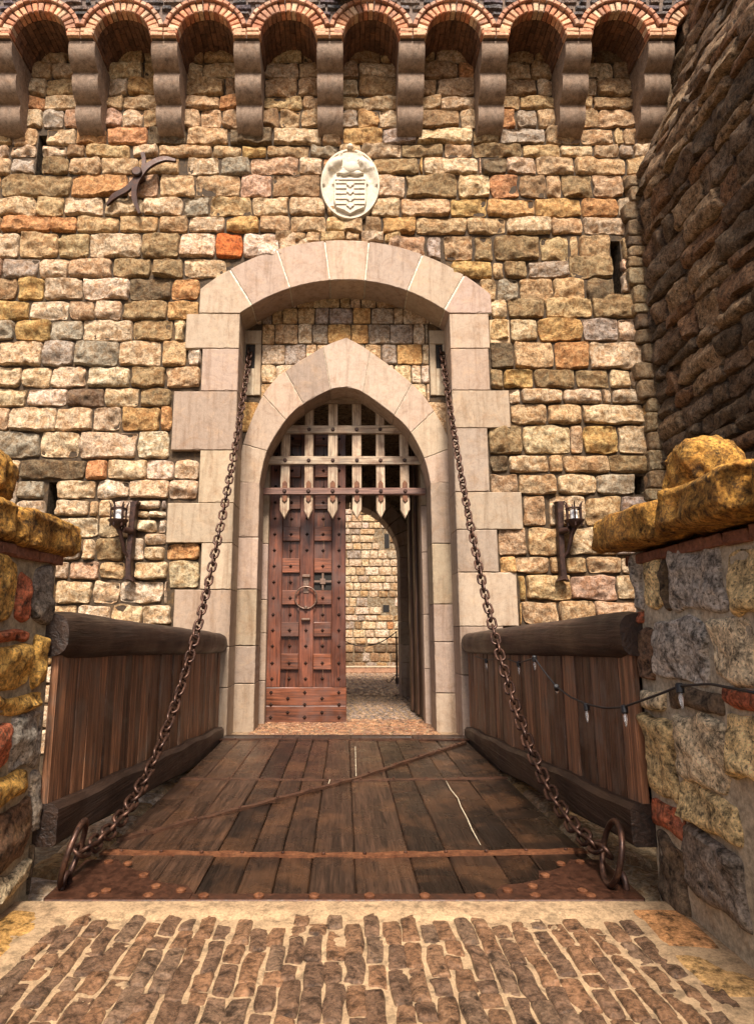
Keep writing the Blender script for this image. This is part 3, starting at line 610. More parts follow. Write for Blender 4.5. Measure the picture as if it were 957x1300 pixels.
# --- door leaves
YD = D+1.5
def dx(zx): return W(325+zx/5.656, 800, YD)[0]
def dz(zy): return W(437, 700+zy/5.656, YD)[2]
x0, x1 = dx(72), dx(645); zbot = dz(1240); ztop = 5.3
def make_door():
    mb = MB()
    nb = 7
    for i in range(nb):
        a = x0+(x1-x0)*i/nb; b = x0+(x1-x0)*(i+1)/nb; mb.box((a+.002, YD+.03, zbot+.003), (b-.002, YD+.08, ztop), ch=.004)
    root = mb.build('door', M['door'])
    cols = [(72, 180), (310, 412), (543, 645)]
    for a, b in cols:
        q = MB(); q.box((dx(a), YD-.03, dz(975)), (dx(b), YD+.028, ztop), ch=.008, jit=.002); sub(q.build('stile', M['door']), root)
    rails = [(735, 848), (508, 612), (280, 382)]
    p = 228
    rows = [(t, b) for t, b in rails]
    for k in range(1, 9): rows.append((280-p*k, 382-p*k))
    for t, b in rows:
        if dz(t) > ztop: continue
        for a, c in ((182, 308), (414, 541)):
            q = MB(); q.box((dx(a), YD-.025, dz(b)), (dx(c), YD+.028, dz(t)), ch=.008, jit=.002); sub(q.build('rail', M['doorh']), root)
    for t, b in ((977, 1106), (1108, 1240)):
        q = MB(); q.box((dx(72), YD-.034, dz(b)), (dx(648), YD+.027, dz(t)), ch=.010, jit=.003); sub(q.build('bottom_board', M['doorh']), root)
    sm = None; n = 0
    pts = []
    zc = [455, 567, 680, 802, 915]+[335-114*k for k in range(0, 19)]
    for zy in zc:
        if dz(zy) > ztop-.1: continue
        for cxx, deep in ((123, -.03), (243, None), (360, -.03), (478, None), (595, -.03)):
            if zy < 335-114*11 : continue
            if abs(zy-221) < 5 and cxx == 478: continue
            if cxx == 360 and zy in (221, 335, 455, 107): continue
            inrail = any(t < zy < b for t, b in rows); dep = deep if deep is not None else (-.025 if inrail else .03)
            pts.append((dx(cxx), YD+dep, dz(zy)))
    for zy, xs in ((1012, (120, 357, 595)), (1055, (238, 478)), (1098, (120, 357, 597)), (1155, (238, 478)), (1190, (120, 357, 597))):
        for cxx in xs: pts.append((dx(cxx), YD-.034, dz(zy)))
    q = MB(); r = .036; q.add([(-r, 0, 0), (0, 0, r), (r, 0, 0), (0, 0, -r), (0, -.04, 0)], [(0, 1, 4), (1, 2, 4), (2, 3, 4), (3, 0, 4)])
    st0 = q.build('stud', M['stud'], root); first = True
    for pnt in pts[:98]:
        s_ = st0 if first else st0.copy()
        if not first: C_.objects.link(s_)
        first = False; s_.location = pnt; s_.parent = root
    # ring handle, knocker plates
    q = MB(); cx, cz = dx(358), dz(333); rr = .195
    q.tube([(cx+rr*math.cos(t), YD-.075-.02*math.sin(t), cz+rr*math.sin(t)) for t in np.linspace(0, 2*math.pi, 41)[:-1]], .013, 8, closed=True)
    ring = sub(q.build('ring_handle', M['pale_iron'], smooth=3.15), root)
    q = MB(); q.box((cx-.075, YD-.1, dz(190)), (cx+.075, YD-.028, dz(168)), ch=.012); sub(q.build('knocker_plate', M['pale_iron']), root); q = MB(); q.box((cx-.03, YD-.10, dz(262)), (cx+.03, YD-.03, dz(235)), ch=.01); q.box((cx-.05, YD-.045, dz(300)), (cx+.05, YD-.025, dz(190)), ch=.004); sub(q.build('ring_mount', M['pale_iron']), root)
    q = MB(); q.box((cx-.028, YD-.10, dz(415)), (cx+.028, YD-.03, dz(392)), ch=.01); sub(q.build('strike_boss', M['pale_iron']), root); q = MB(); q.box((cx-.08, YD-.1, dz(497)), (cx+.08, YD-.028, dz(480)), ch=.012)
    sub(q.build('knocker_plate', M['pale_iron']), root)
    q = MB(); q.box((dx(414), YD+.015, dz(278)), (dx(541), YD+.027, dz(158))); gr = sub(q.build('spy_hatch', M['void']), root)
    q = MB(); gx, gz = dx(478), dz(216); q.box((gx-.02, YD-.02, dz(278)), (gx+.02, YD+.012, dz(158)), ch=.006); q.box((dx(414), YD-.028, gz-.018), (dx(541), YD-.0205, gz+.018), ch=.003); q.box((gx-.05, YD-.036, gz-.05), (gx+.05, YD-.029, gz+.05), ch=.003)
    sub(q.build('hatch_grille', M['pale_iron']), root)
    return root
M['pale_iron'] = metal_mat('worn_iron', (.20, .14, .11), (.26, .15, .10), .6, .38, .7)
dr = part(make_door())
# right leaf standing open inwards
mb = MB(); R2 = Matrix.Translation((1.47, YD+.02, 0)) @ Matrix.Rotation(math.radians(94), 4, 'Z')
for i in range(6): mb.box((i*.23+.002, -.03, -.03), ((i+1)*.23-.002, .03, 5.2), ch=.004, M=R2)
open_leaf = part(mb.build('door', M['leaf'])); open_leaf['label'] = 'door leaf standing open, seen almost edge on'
mb = MB()
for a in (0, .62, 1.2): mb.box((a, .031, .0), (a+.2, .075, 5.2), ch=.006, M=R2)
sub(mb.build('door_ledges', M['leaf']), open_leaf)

# --- rear of the passage: wall with the round inner arch
YR = 15.3; mb = MB()
rw = W(511, 800, YR)[0]; zr = W(437, 637, YR)[2]; R0 = rw; zc = zr-R0
arc = [(R0*math.cos(t), zc+R0*math.sin(t)) for t in np.linspace(math.pi, 0, 25)]
V = []
for x, z in arc: V += [(x, YR, z), (x, YR, 5.9)]
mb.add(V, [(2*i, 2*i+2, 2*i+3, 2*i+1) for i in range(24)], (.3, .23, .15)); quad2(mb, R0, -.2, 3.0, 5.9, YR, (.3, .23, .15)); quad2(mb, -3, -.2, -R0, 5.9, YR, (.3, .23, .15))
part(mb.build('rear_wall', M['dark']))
mb = MB(); Ro = R0+.34
for i in range(15):
    t0 = math.pi*i/15+.006; t1 = math.pi*(i+1)/15-.006; ts = np.linspace(t0, t1, 4)
    mb.prism([(Ro*math.cos(t), zc+Ro*math.sin(t)) for t in ts]+[((R0-.05)*math.cos(t), zc+(R0-.05)*math.sin(t)) for t in ts[::-1]], YR-.04, YR+.75, col_ash(), .01)
z = -.1
while z < zc-.05:
    h = min(random.uniform(.35, .6), zc-z)
    for s_ in (1, -1):
        a, c = sorted((s_*(R0-.05), s_*(R0+.32))); mb.prism([(a, z+.004), (c, z+.004), (c, z+h-.004), (a, z+h-.004)], YR-.04+random.uniform(-.003, .003), YR+.75, col_ash(), .01)
    z += h
part(mb.build('round_arch', M['ashlar']))

# --- corbels
def corbel_mesh(w=.225):
    mb = MB(); prof = [(0, 10.02)]
    tiers = [(.34, 10.2, 10.62), (.56, 10.64, 11.06), (.78, 11.08, 11.5)]
    for pr, z0, z1 in tiers:
        p0 = prof[-1][0]; n = 9
        prof.append((max(p0, pr-.30), z0-.0))
        for i in range(1, n): a = i/(n-1)*math.pi/2; prof.append((pr-.30+.30*math.sin(a), z0+(z1-z0-.10)*(1-math.cos(a))))
        prof.append((pr, z1-.03)); prof.append((pr-.025, z1))
    prof.append((0, 11.5))
    P_ = [(D+.02-a, z) for a, z in prof]
    n = len(P_); 
    # side frame : (u = y, w = z), extrude along x
    for sgn in (0,):
        Pp = np.array(P_); ch = .018
        c = np.array([D-.2, 10.9]); v = []
        def ring(x, ins): return [(x, y, z) for y, z in (Pp if ins == 0 else np.array(shrink(P_, ins)) if False else Pp+(c-Pp)*ins)]
        r0 = ring(-w, .03); r1 = ring(-w+ch, 0); r2 = ring(w-ch, 0); r3 = ring(w, .03)
        v = r0+r1+r2+r3; f = [tuple(range(n-1, -1, -1)), tuple(range(3*n, 4*n))]
        for k in range(3):
            for i in range(n): j = (i+1) % n; f.append((k*n+i, k*n+j, (k+1)*n+j, (k+1)*n+i))
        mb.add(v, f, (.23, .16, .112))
    return mb.build('corbel', M['corbel'], smooth=.6)
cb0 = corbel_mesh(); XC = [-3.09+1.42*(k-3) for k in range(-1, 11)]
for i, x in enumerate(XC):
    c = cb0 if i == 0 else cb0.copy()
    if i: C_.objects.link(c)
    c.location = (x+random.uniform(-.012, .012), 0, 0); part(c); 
# --- brick arches carrying the parapet
YF = D-.78; ra = (1.42-.45)/2; zs = 11.52
sp = MB()
for x in XC[:-1]:
    bm_ = MB(); sf = MB()
    xc = x+.71; n = 17
    for i in range(n):
        t0 = math.pi*i/n+.018; t1 = math.pi*(i+1)/n-.018; j = random.uniform(-.012, .012)
        c = np.array(random.choice([(.54, .26, .14), (.60, .33, .19), (.42, .17, .09), (.58, .38, .24), (.36, .18, .11), (.5, .2, .1)]))*random.uniform(.75, 1.2)
        ts = (t0, (t0+t1)/2, t1); r1 = ra+.16
        bm_.prism([(xc+(r1+j)*math.cos(t), zs+.02+(r1+j)*math.sin(t)) for t in ts]+[(xc+(ra-.012)*math.cos(t), zs+.02+(ra-.012)*math.sin(t)) for t in ts[::-1]], YF-.05+random.uniform(-.008, .008), YF+.12, tuple(c), .012)
    n = 15                                  # outer hood of thin bricks laid flat
    for i in range(n):
        t0 = math.pi*(.07+.86*i/n)+.01; t1 = math.pi*(.07+.86*(i+1)/n)-.01; r1, r2 = ra+.175, ra+.245
        c = np.array(random.choice([(.46, .22, .13), (.38, .18, .11), (.5, .3, .2)]))*random.uniform(.8, 1.15); ts = (t0, t1)
        bm_.prism([(xc+r2*math.cos(t), zs+.02+r2*math.sin(t)) for t in ts]+[(xc+r1*math.cos(t), zs+.02+r1*math.sin(t)) for t in ts[::-1]], YF-.09+random.uniform(-.01, .01), YF+.1, tuple(c), .01)
    # brick lined soffit: short courses running back to the wall
    m_ = 16
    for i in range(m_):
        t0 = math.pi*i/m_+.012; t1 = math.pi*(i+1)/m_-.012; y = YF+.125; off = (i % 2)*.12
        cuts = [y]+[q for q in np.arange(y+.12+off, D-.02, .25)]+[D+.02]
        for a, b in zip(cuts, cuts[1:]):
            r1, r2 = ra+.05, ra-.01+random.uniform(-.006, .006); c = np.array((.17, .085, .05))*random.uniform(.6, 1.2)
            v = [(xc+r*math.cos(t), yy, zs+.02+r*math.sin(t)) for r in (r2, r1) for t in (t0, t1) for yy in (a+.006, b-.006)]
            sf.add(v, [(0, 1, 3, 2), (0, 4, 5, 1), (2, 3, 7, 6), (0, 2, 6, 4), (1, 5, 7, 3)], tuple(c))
    # spandrel infill: solid brick vault body
    n = 24; V = []
    for t in np.linspace(math.pi, 0, n+1): V += [(xc+(ra+.03)*math.cos(t), YF, zs+.02+(ra+.03)*math.sin(t)), (xc+(ra+.03)*math.cos(t)*1.0, YF, 12.4)]
    sp.add(V, [(2*i, 2*i+2, 2*i+3, 2*i+1) for i in range(n)], (.14, .10, .08))
    V = []
    for t in np.linspace(math.pi, 0, n+1): V += [(xc+(ra+.03)*math.cos(t), YF, zs+.02+(ra+.03)*math.sin(t)), (xc+(ra+.03)*math.cos(t), D+.02, zs+.02+(ra+.03)*math.sin(t))]
    sp.add(V, [(2*i, 2*i+1, 2*i+3, 2*i+2) for i in range(n)], (.12, .09, .07))
    # springer bricks on top of each corbel
    for s_ in range(2):
        for k in range(2):
            a = x-.225+k*.225; bm_.prism([(a+.008, zs-.012+s_*.085), (a+.217, zs-.012+s_*.085), (a+.217, zs+.062+s_*.085), (a+.008, zs+.062+s_*.085)], YF-.055+random.uniform(-.008, .008), YF+.4, (.52, .29, .17), .01)
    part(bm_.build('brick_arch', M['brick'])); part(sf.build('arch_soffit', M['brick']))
    sp.box((x-.21, YF+.001, zs-.015), (x+.21, D+.02, 12.4), (.14, .10, .08))
part(sp.build('vault_backing', M['mortar']))
mb = MB(); mb.box((-9.2, YF+.002, 12.402), (7.3, D+.7, 14.0), (.12, .10, .09))
SLATE = [(.13, .12, .125), (.17, .15, .15), (.2, .15, .13), (.10, .095, .10), (.24, .19, .16), (.15, .12, .14)]
rs = []
z = 11.75
while z < 13.95:
    h = random.uniform(.09, .19); x = -9.2+random.uniform(-.2, 0)
    while x < 7.3:
        w = random.uniform(.14, .4); cx, cz = x+w/2, z+h/2
        dmin = min(math.hypot(cx-(q+.71), cz-zs) for q in XC[:-1])
        if dmin > ra+.24 and cz > 11.9: rs.append((x+.008, x+w-.008, z+.008, z+h-.008, random.choice(SLATE)))
        x += w
    z += h
stones(mb, rs, wallframe(YF), res=.06, prot=.04, rough=.03, edge=.03, rnd=.05, wob=.03, fq=7)
part(mb.build('parapet', M['dark'], smooth=.9))
mb = MB(); px_ = W(437, 3, YF)[0]; mb.box((-.18, YF-.42, 12.22), (.36, YF-.03, 12.5), (.1, .08, .07), ch=.03); part(mb.build('water_spout', M['dark']))

# ------------------------------------------------------------------ carved plaque
plq = MB(); cx, _, cz = W(444.5, 233, D-.1); aw = W(482, 233, D)[0]-cx; ah = (W(437, 188, D)[2]-W(437, 277, D)[2])/2
NR, NA = 44, 120; rr = np.linspace(0, 1, NR); th = np.linspace(0, 2*math.pi, NA, endpoint=False)
r2, t2 = np.meshgrid(rr, th, indexing='ij'); X = r2*np.cos(t2); Z = r2*np.sin(t2)
hh = .03+.0*X; hh = np.where(r2 > .93, .05, hh)
lob = np.sin(7*np.arctan2(Z-.25, np.abs(X)+.15)+9*np.hypot(X, Z-.3))
mant = np.clip((np.abs(X) > .28)*(Z > -.05)*(r2 < .93)*1.0, 0, 1); hh = hh+mant*(.03+.035*lob+.02*fbm(np.stack([X*6, Z*6, X*0], -1), 3))
hh = hh+np.where((Z > .35) & (r2 < .9), .02+.03*fbm(np.stack([X*5, Z*5, X*0+4], -1), 3), 0)
hh = np.where(r2 > .995, -.08, hh)
V = np.stack([cx+X*aw, D-.06-hh, cz+Z*ah], -1).reshape(-1, 3)
f = [(i*NA+j, (i+1)*NA+j, (i+1)*NA+(j+1) % NA, i*NA+(j+1) % NA) for i in range(NR-1) for j in range(NA)]
plq.add(V, f, (.54, .47, .37)); po = empty('carved_plaque', (cx, D-.06, cz)); tag(po, 'white carved oval coat of arms plaque set high in the wall above the gate arch', 'plaque')
under(po, plq.build('relief_disc', M['plaque'], smooth=.7))
mb = MB(); sh = [(-.54, .16), (.54, .16), (.54, -.5), (.46, -.72), (.2, -.80), (0, -.9), (-.2, -.80), (-.46, -.72), (-.54, -.5)]
mb.prism([(cx+a*aw, cz+b*ah) for a, b in sh], D-.15, D-.05, (.56, .49, .39), .012)
for k in range(5):
    for s_ in (-1, 1):
        z = cz+(-.04-.145*k)*ah; a, b = sorted((s_*.12*aw, s_*.48*aw)); mb.box((cx+a, D-.168, z-.018), (cx+b, D-.149, z+.018), (.58, .51, .41), ch=.005)
mb.box((cx-.5*aw, D-.17, cz+.055*ah-.012), (cx+.5*aw, D-.149, cz+.055*ah+.012), (.7, .66, .58), ch=.004)
for z_ in (-.1, -.3, -.5, -.68): mb.prism([(cx+.055*math.cos(t)*(1+.25*math.cos(4*t)), cz+z_*ah+.05*math.sin(t)*(1+.25*math.cos(4*t))) for t in np.linspace(0, 6.28, 17)[:-1]], D-.175, D-.149, (.58, .51, .41), .008)
under(po, mb.build('shield', M['plaque']))
def blob(mb, c, r, col, n=14, nz=.0, box=2.0, fq=2.5, seed=0):
    th = np.linspace(0, math.pi, n); ph = np.linspace(0, 2*math.pi, 2*n+1)
    a, b = np.meshgrid(th, ph, indexing='ij'); d = np.stack([np.sin(a)*np.cos(b), np.sin(a)*np.sin(b), np.cos(a)], -1)
    p = 2.0/box; d2 = np.sign(d)*np.abs(d)**p
    P = d2*np.array(r)
    if nz: 
        q = (P+np.array(c))*fq+seed; k = 1+nz*fbm(q, 5)[..., None]/max(.2, min(r)); P = P*k
        P[..., 0] += nz*.6*fbm(q*2+9, 3); P[..., 1] += nz*.6*fbm(q*2+19, 3); P[..., 2] += nz*.6*fbm(q*2+29, 3)
        P[:, -1] = P[:, 0]; P[0] = P[0].mean(0); P[-1] = P[-1].mean(0)
    mb.grid((P+np.array(c)).reshape(-1, 3), n, 2*n+1, col)
mb = MB(); blob(mb, (cx+.02, D-.15, cz+.36*ah), (.15, .085, .13), (.54, .47, .37)); blob(mb, (cx-.08, D-.14, cz+.28*ah), (.09, .06, .08), (.54, .47, .37))
mb.prism([(cx-.24, cz+.2*ah), (cx-.1, cz+.14*ah), (cx, cz+.19*ah), (cx+.1, cz+.13*ah), (cx+.24, cz+.2*ah), (cx+.15, cz+.28*ah), (cx-.15, cz+.28*ah)], D-.2, D-.1, (.56, .49, .39), .02)
under(po, mb.build('helmet', M['plaque'], smooth=.8))
mb = MB(); blob(mb, (cx, D-.13, cz+1.02*ah), (.055, .05, .05), (.66, .55, .42)); under(po, mb.build('finial', M['plaque'], smooth=3.15))

# ------------------------------------------------------------------ iron crossed anchor
an = MB(); ya = D-.2
def fl(pts, ws, dep0=ya, th=.055):
    L = [(W(120+a/7.975, 170+b/7.975, ya)[0], W(437, 170+b/7.975, ya)[2]) for a, b in pts]; L = np.array(curve3([tuple(q) for q in L], 6)); k = len(L)
    wv = np.interp(np.linspace(0, 1, k), np.linspace(0, 1, len(ws)), ws); t = np.gradient(L, axis=0); t /= np.linalg.norm(t, axis=1, keepdims=True); nn = np.stack([-t[:, 1], t[:, 0]], 1)
    l = L+nn*wv[:, None]; r = L-nn*wv[:, None]; bow = .06*np.sin(np.linspace(0, math.pi, k)); v = []
    for i in range(k): v += [(l[i][0], dep0-bow[i], l[i][1]), (r[i][0], dep0-bow[i]-.0, r[i][1]), (r[i][0], dep0-bow[i]+th, r[i][1]), (l[i][0], dep0-bow[i]+th, l[i][1])]
    f = [(4*i+a, 4*i+4+a, 4*i+4+(a+1) % 4, 4*i+(a+1) % 4) for i in range(k-1) for a in range(4)]+[(0, 1, 2, 3), (4*k-1, 4*k-2, 4*k-3, 4*k-4)]
    return v, f
ar = empty('iron_wall_anchor', W(173, 225, D)); tag(ar, 'dark rusty iron anchor of two crossed curved blades high on the stone wall', 'wall anchor')
for nm, pts, ws, dd in (('blade', [(820, 262), (700, 258), (560, 330), (470, 440), (420, 540), (410, 660), (455, 800)], [.02, .045, .05, .05, .045, .045, .02], ya),
                    ('blade', [(475, 155), (495, 250), (485, 360), (420, 450), (330, 545), (190, 615), (110, 690)], [.035, .035, .035, .045, .05, .05, .012], ya+.06)):
    mb = MB(); v, f = fl(pts, ws, dd); mb.add(v, f); under(ar, mb.build(nm, M['iron']))
mb = MB(); q = W(176, 222, ya); mb.prism([(q[0]+.09*math.cos(t), q[2]+.09*math.sin(t)) for t in np.linspace(0, 6.28, 13)[:-1]], ya-.11, ya+.2, ch=.015); under(ar, mb.build('pivot_boss', M['iron']))

# ------------------------------------------------------------------ torch brackets
def torch(px0, flip, label):
    def X(zx): return W(px0+(zx if not flip else -zx)/7.97, 690, D-.2)[0]
    def Zz(zy): return W(437, 620+zy/7.97, D-.2)[2]
    base = empty('wall_torch', (X(505), D-.2, Zz(940))); tag(base, label, 'torch bracket', 'torch brackets beside the gate')
    mb = MB(); xa, xb = X(505), X(555); a, b = min(xa, xb), max(xa, xb)
    prof = [(a-.0, Zz(150)), (a-.03, Zz(135)), (b+.05, Zz(130)), (b+.02, Zz(180)), (b, Zz(500)), (b-.01, Zz(760)), (b+.01, Zz(900)), (b+.045, Zz(945)), ((a+b)/2, Zz(925)), (a-.06, Zz(940)), (a-.01, Zz(890)), (a-.015, Zz(700)), (a-.01, Zz(450))]
    mb.prism(prof, D-.24, D-.10, ch=.01); under(base, mb.build('back_plate', M['iron']))
    for zt_ in (Zz(400), Zz(850)):
        q = MB(); q.box((a+.02, D-.12, zt_-.03), (b-.02, D+.02, zt_+.03)); under(base, q.build('wall_fixing', M['iron']))
    # cage standing out from the bracket
    cx_ = X(425); cy_ = D-.36; r = abs(X(360)-X(500))/2*1.02; q = MB()
    for z_, h_ in ((Zz(225), .02), (Zz(345), .03)):
        q.tube([(cx_+r*math.cos(t), cy_+r*math.sin(t), z_) for t in np.linspace(0, 6.283, 25)[:-1]], h_*.8, 6, closed=True)
    for k in range(6):
        t = k*math.pi/3+.3; q.tube([(cx_+r*1.02*math.cos(t), cy_+r*1.02*math.sin(t), Zz(400)+.0), (cx_+r*1.02*math.cos(t), cy_+r*1.02*math.sin(t), Zz(220)), (cx_+r*1.12*math.cos(t), cy_+r*1.12*math.sin(t), Zz(185)), (cx_+r*1.3*math.cos(t), cy_+r*1.3*math.sin(t), Zz(162))], [.014, .014, .012, .006], 6)
    under(base, q.build('cage', M['iron'], smooth=.8))
    q = MB(); q.tube([(cx_, cy_, Zz(420)), (cx_, cy_, Zz(395)), (cx_, cy_, Zz(350)), (cx_, cy_, Zz(335))], [.04, .09, .145, .15], 16); under(base, q.build('drip_pan', M['iron'], smooth=.6))
    q = MB(); q.tube([(cx_, cy_, Zz(340)), (cx_, cy_, Zz(240)), (cx_, cy_, Zz(236))], [.055, .055, .03], 16, col=(1, 1, 1)); under(base, q.build('lamp_glass', M['wax'], smooth=.6))
    q = MB(); q.tube([(cx_, cy_, Zz(400)), (X(450), cy_+.04, Zz(480)), (X(480), D-.26, Zz(640)), (X(520), D-.22, Zz(700))], [.05, .035, .03, .02], 8); q.tube([(X(480), cy_, Zz(430)), (X(540), D-.24, Zz(440))], .05, 8)
    under(base, q.build('curved_arm', M['iron'], smooth=.8)); return base
torch(100, False, 'rusty iron torch bracket on the wall left of the gate'); torch(780-1, True, 'rusty iron torch bracket on the wall right of the gate')

# ------------------------------------------------------------------ drawbridge
db = empty('drawbridge', (0, 4.1, 0)); tag(db, 'dark worn timber drawbridge deck with rusty iron straps lying in front of the gate', 'drawbridge')
YN, YE = 4.03, 9.35; HX = 1.74
edges = [-HX]; 
while edges[-1] < HX-.2: edges.append(edges[-1]+random.uniform(.22, .36))
edges[-1] = HX; ctr = (452-437)/F*3.67
k0 = min(range(len(edges)), key=lambda i: abs(edges[i]-ctr)); edges[k0] = ctr
for a, b in zip(edges, edges[1:]):
    cutsy = [YN+.0, random.uniform(6.2, 6.5) if random.random() < .3 else None, YE]; cutsy = [q for q in cutsy if q]
    for y0, y1 in zip(cutsy, cutsy[1:]):
        mb = MB(); n = 40; dzv = random.uniform(-.006, .006); g0 = random.uniform(.0008, .0045); ys = np.linspace(y0+.004, y1-.004, n)
        V = []
        for y in ys:
            w0 = .006*fbm(np.array([[a*9, y*2.2, 1.]]), 3)[0]; w1 = .006*fbm(np.array([[b*9, y*2.2, 1.]]), 3)[0]; zt_ = dzv+.006*fbm(np.array([[a*3, y*1.5, 5.]]), 2)[0]
            V += [(a+g0+w0, y, -.09), (a+g0+w0, y, zt_-.010), (a+g0+.010+w0, y, zt_), (b-g0-.010+w1, y, zt_), (b-g0+w1, y, zt_-.010), (b-g0+w1, y, -.09)]
        f = [(6*i+q, 6*i+6+q, 6*i+7+q, 6*i+1+q) for i in range(n-1) for q in range(5)]+[(0, 1, 2, 3, 4, 5), tuple(6*(n-1)+q for q in (5, 4, 3, 2, 1, 0))]
        mb.add(V, f); under(db, mb.build('plank', M['deck']))
mb = MB(); yy = YE+.006
for k in range(2):
    for a, b in zip([-1.78, -.9, .1, 1.0], [-.905, .095, .995, 1.78]): 
        q = MB(); q.box((a, yy, -.09), (b, yy+.20, random.uniform(-.003, .006)), ch=.008, jit=.003); under(db, q.build('cross_plank', M['deckx'] if 'deckx' in M else M['beam']))
    yy += .21
for a in (-HX+.02, -.1, HX-.22): mb = MB(); mb.box((a, YN+.1, -.25), (a+.2, YE, -.095)); under(db, mb.build('bearer', M['beam']))
# pale strips painted as light showing through the wide deck cracks
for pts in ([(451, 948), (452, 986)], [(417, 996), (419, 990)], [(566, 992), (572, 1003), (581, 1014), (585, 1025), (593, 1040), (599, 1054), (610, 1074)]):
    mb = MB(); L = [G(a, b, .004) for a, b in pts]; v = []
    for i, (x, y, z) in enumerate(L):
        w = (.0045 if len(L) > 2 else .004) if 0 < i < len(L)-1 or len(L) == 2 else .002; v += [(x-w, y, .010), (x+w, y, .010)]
    mb.add(v, [(2*i, 2*i+1, 2*i+3, 2*i+2) for i in range(len(L)-1)], (.45, .38, .27)); under(db, mb.build('crack_light', M['sand']))
def strap(L, w, name, m, z=.018, bolts=0, r=.022):
    mb = MB(); P_ = np.array([(x, y) for x, y in L]); n = 60; d = np.linspace(0, 1, n); X_ = np.interp(d, np.linspace(0, 1, len(P_)), P_[:, 0]); Y_ = np.interp(d, np.linspace(0, 1, len(P_)), P_[:, 1])
    t = np.stack([np.gradient(X_), np.gradient(Y_)], 1); t /= np.linalg.norm(t, axis=1, keepdims=True); nn = np.stack([-t[:, 1], t[:, 0]], 1); v = []
    for i in range(n):
        wi = w*(1+.10*math.sin(i*1.7)+.06*math.sin(i*.6)); zt_ = z+.004*math.sin(i*.9)
        a = np.array([X_[i], Y_[i]])+nn[i]*wi; b = np.array([X_[i], Y_[i]])-nn[i]*wi; v += [(a[0], a[1], -.004), (a[0], a[1], zt_-.004), (b[0], b[1], zt_-.004), (b[0], b[1], -.004)]
    f = [(4*i+q, 4*i+4+q, 4*i+5+q, 4*i+1+q) for i in range(n-1) for q in range(3)]+[(0, 1, 2, 3), (4*n-1, 4*n-2, 4*n-3, 4*n-4)]
    mb.add(v, f); o = mb.build(name, m); under(db, o)
    if bolts:
        for k in range(bolts):
            q = MB(); s_ = (k+.5)/bolts; cx_, cy_ = np.interp(s_, np.linspace(0, 1, len(P_)), P_[:, 0]), np.interp(s_, np.linspace(0, 1, len(P_)), P_[:, 1])
            q.tube([(cx_, cy_, z-.006), (cx_, cy_, z+.006), (cx_, cy_, z+.011)], [r, r, r*.55], 10); sub(q.build('bolt', M['plate'], smooth=.6), o)
    return o
def gy(py): return G(437, py)[1]
strap([(-HX, gy(1083)), (0, gy(1087)), (HX, gy(1081))], .036, 'iron_strap', M['strap'], .016, 12, .014)
strap([(-HX, gy(989)), (0, gy(991)), (HX, gy(988))], .028, 'iron_strap', M['plate2'], .014, 10, .012)
strap([(-1.78, YE), (1.78, YE)], .03, 'iron_strap', M['plate'], .014, 8, .012)
strap([G(150, 1068)[:2], G(330, 1022)[:2], G(450, 990)[:2], G(545, 958)[:2]], .026, 'diagonal_strap', M['plate2'], .026, 9, .014)
strap([G(545, 958)[:2], G(590, 943)[:2]], .026, 'diagonal_strap', M['plate2'], .024, 2, .014)
mb = MB(); mb.box((-HX-.03, YN-.012, -.09), (HX+.03, YN+.085, .013), ch=.006)
eb = under(db, mb.build('edge_plate', M['plate']))
for x in np.arange(-1.5, 1.6, .33):
    q = MB(); q.tube([(x, YN+.04, .010), (x, YN+.04, .022), (x, YN+.04, .03)], [.032, .032, .018], 12)
    sub(q.build('bolt', M['strap'], smooth=.6), eb)
for s_ in (-1, 1):
    mb = MB(); L = [(.0, .0), (.0, .62), (.22, .62), (.30, .5), (.42, .42), (.50, .42), (.54, .28), (.66, .22), (.80, .19), (.86, .09), (.86, .0)]
    fr_ = lambda u, y, w, s_=s_: (s_*(HX+.035-u), YN+.07+w, -y)
    P_ = [(a, b) for a, b in L]; v = [(s_*(HX+.035-a), YN+.0+b, z_) for z_ in (.0, .019) for a, b in P_]; n = len(P_)
    mb.add(v, [tuple(range(n)), tuple(range(n, 2*n))]+[(i, (i+1) % n, n+(i+1) % n, n+i) for i in range(n)]); o = under(db, mb.build('corner_plate', M['plate']))
    for a, b in ((.45, .33), (.58, .16), (.28, .53), (.75, .1), (.14, .56), (.3, .09)):
        q = MB(); q.tube([(s_*(HX-a), YN+b, .017), (s_*(HX-a), YN+b, .03), (s_*(HX-a), YN+b, .037)], [.03, .03, .017], 12)
        sub(q.build('bolt', M['strap'], smooth=.6), o)
    q = MB(); q.tube([(s_*(HX-.02), YN+.17+.05*math.cos(t), .02+.07*math.sin(t)) for t in np.linspace(0, math.pi, 11)], .02, 8); sub(q.build('staple', M['iron'], smooth=.8), o)

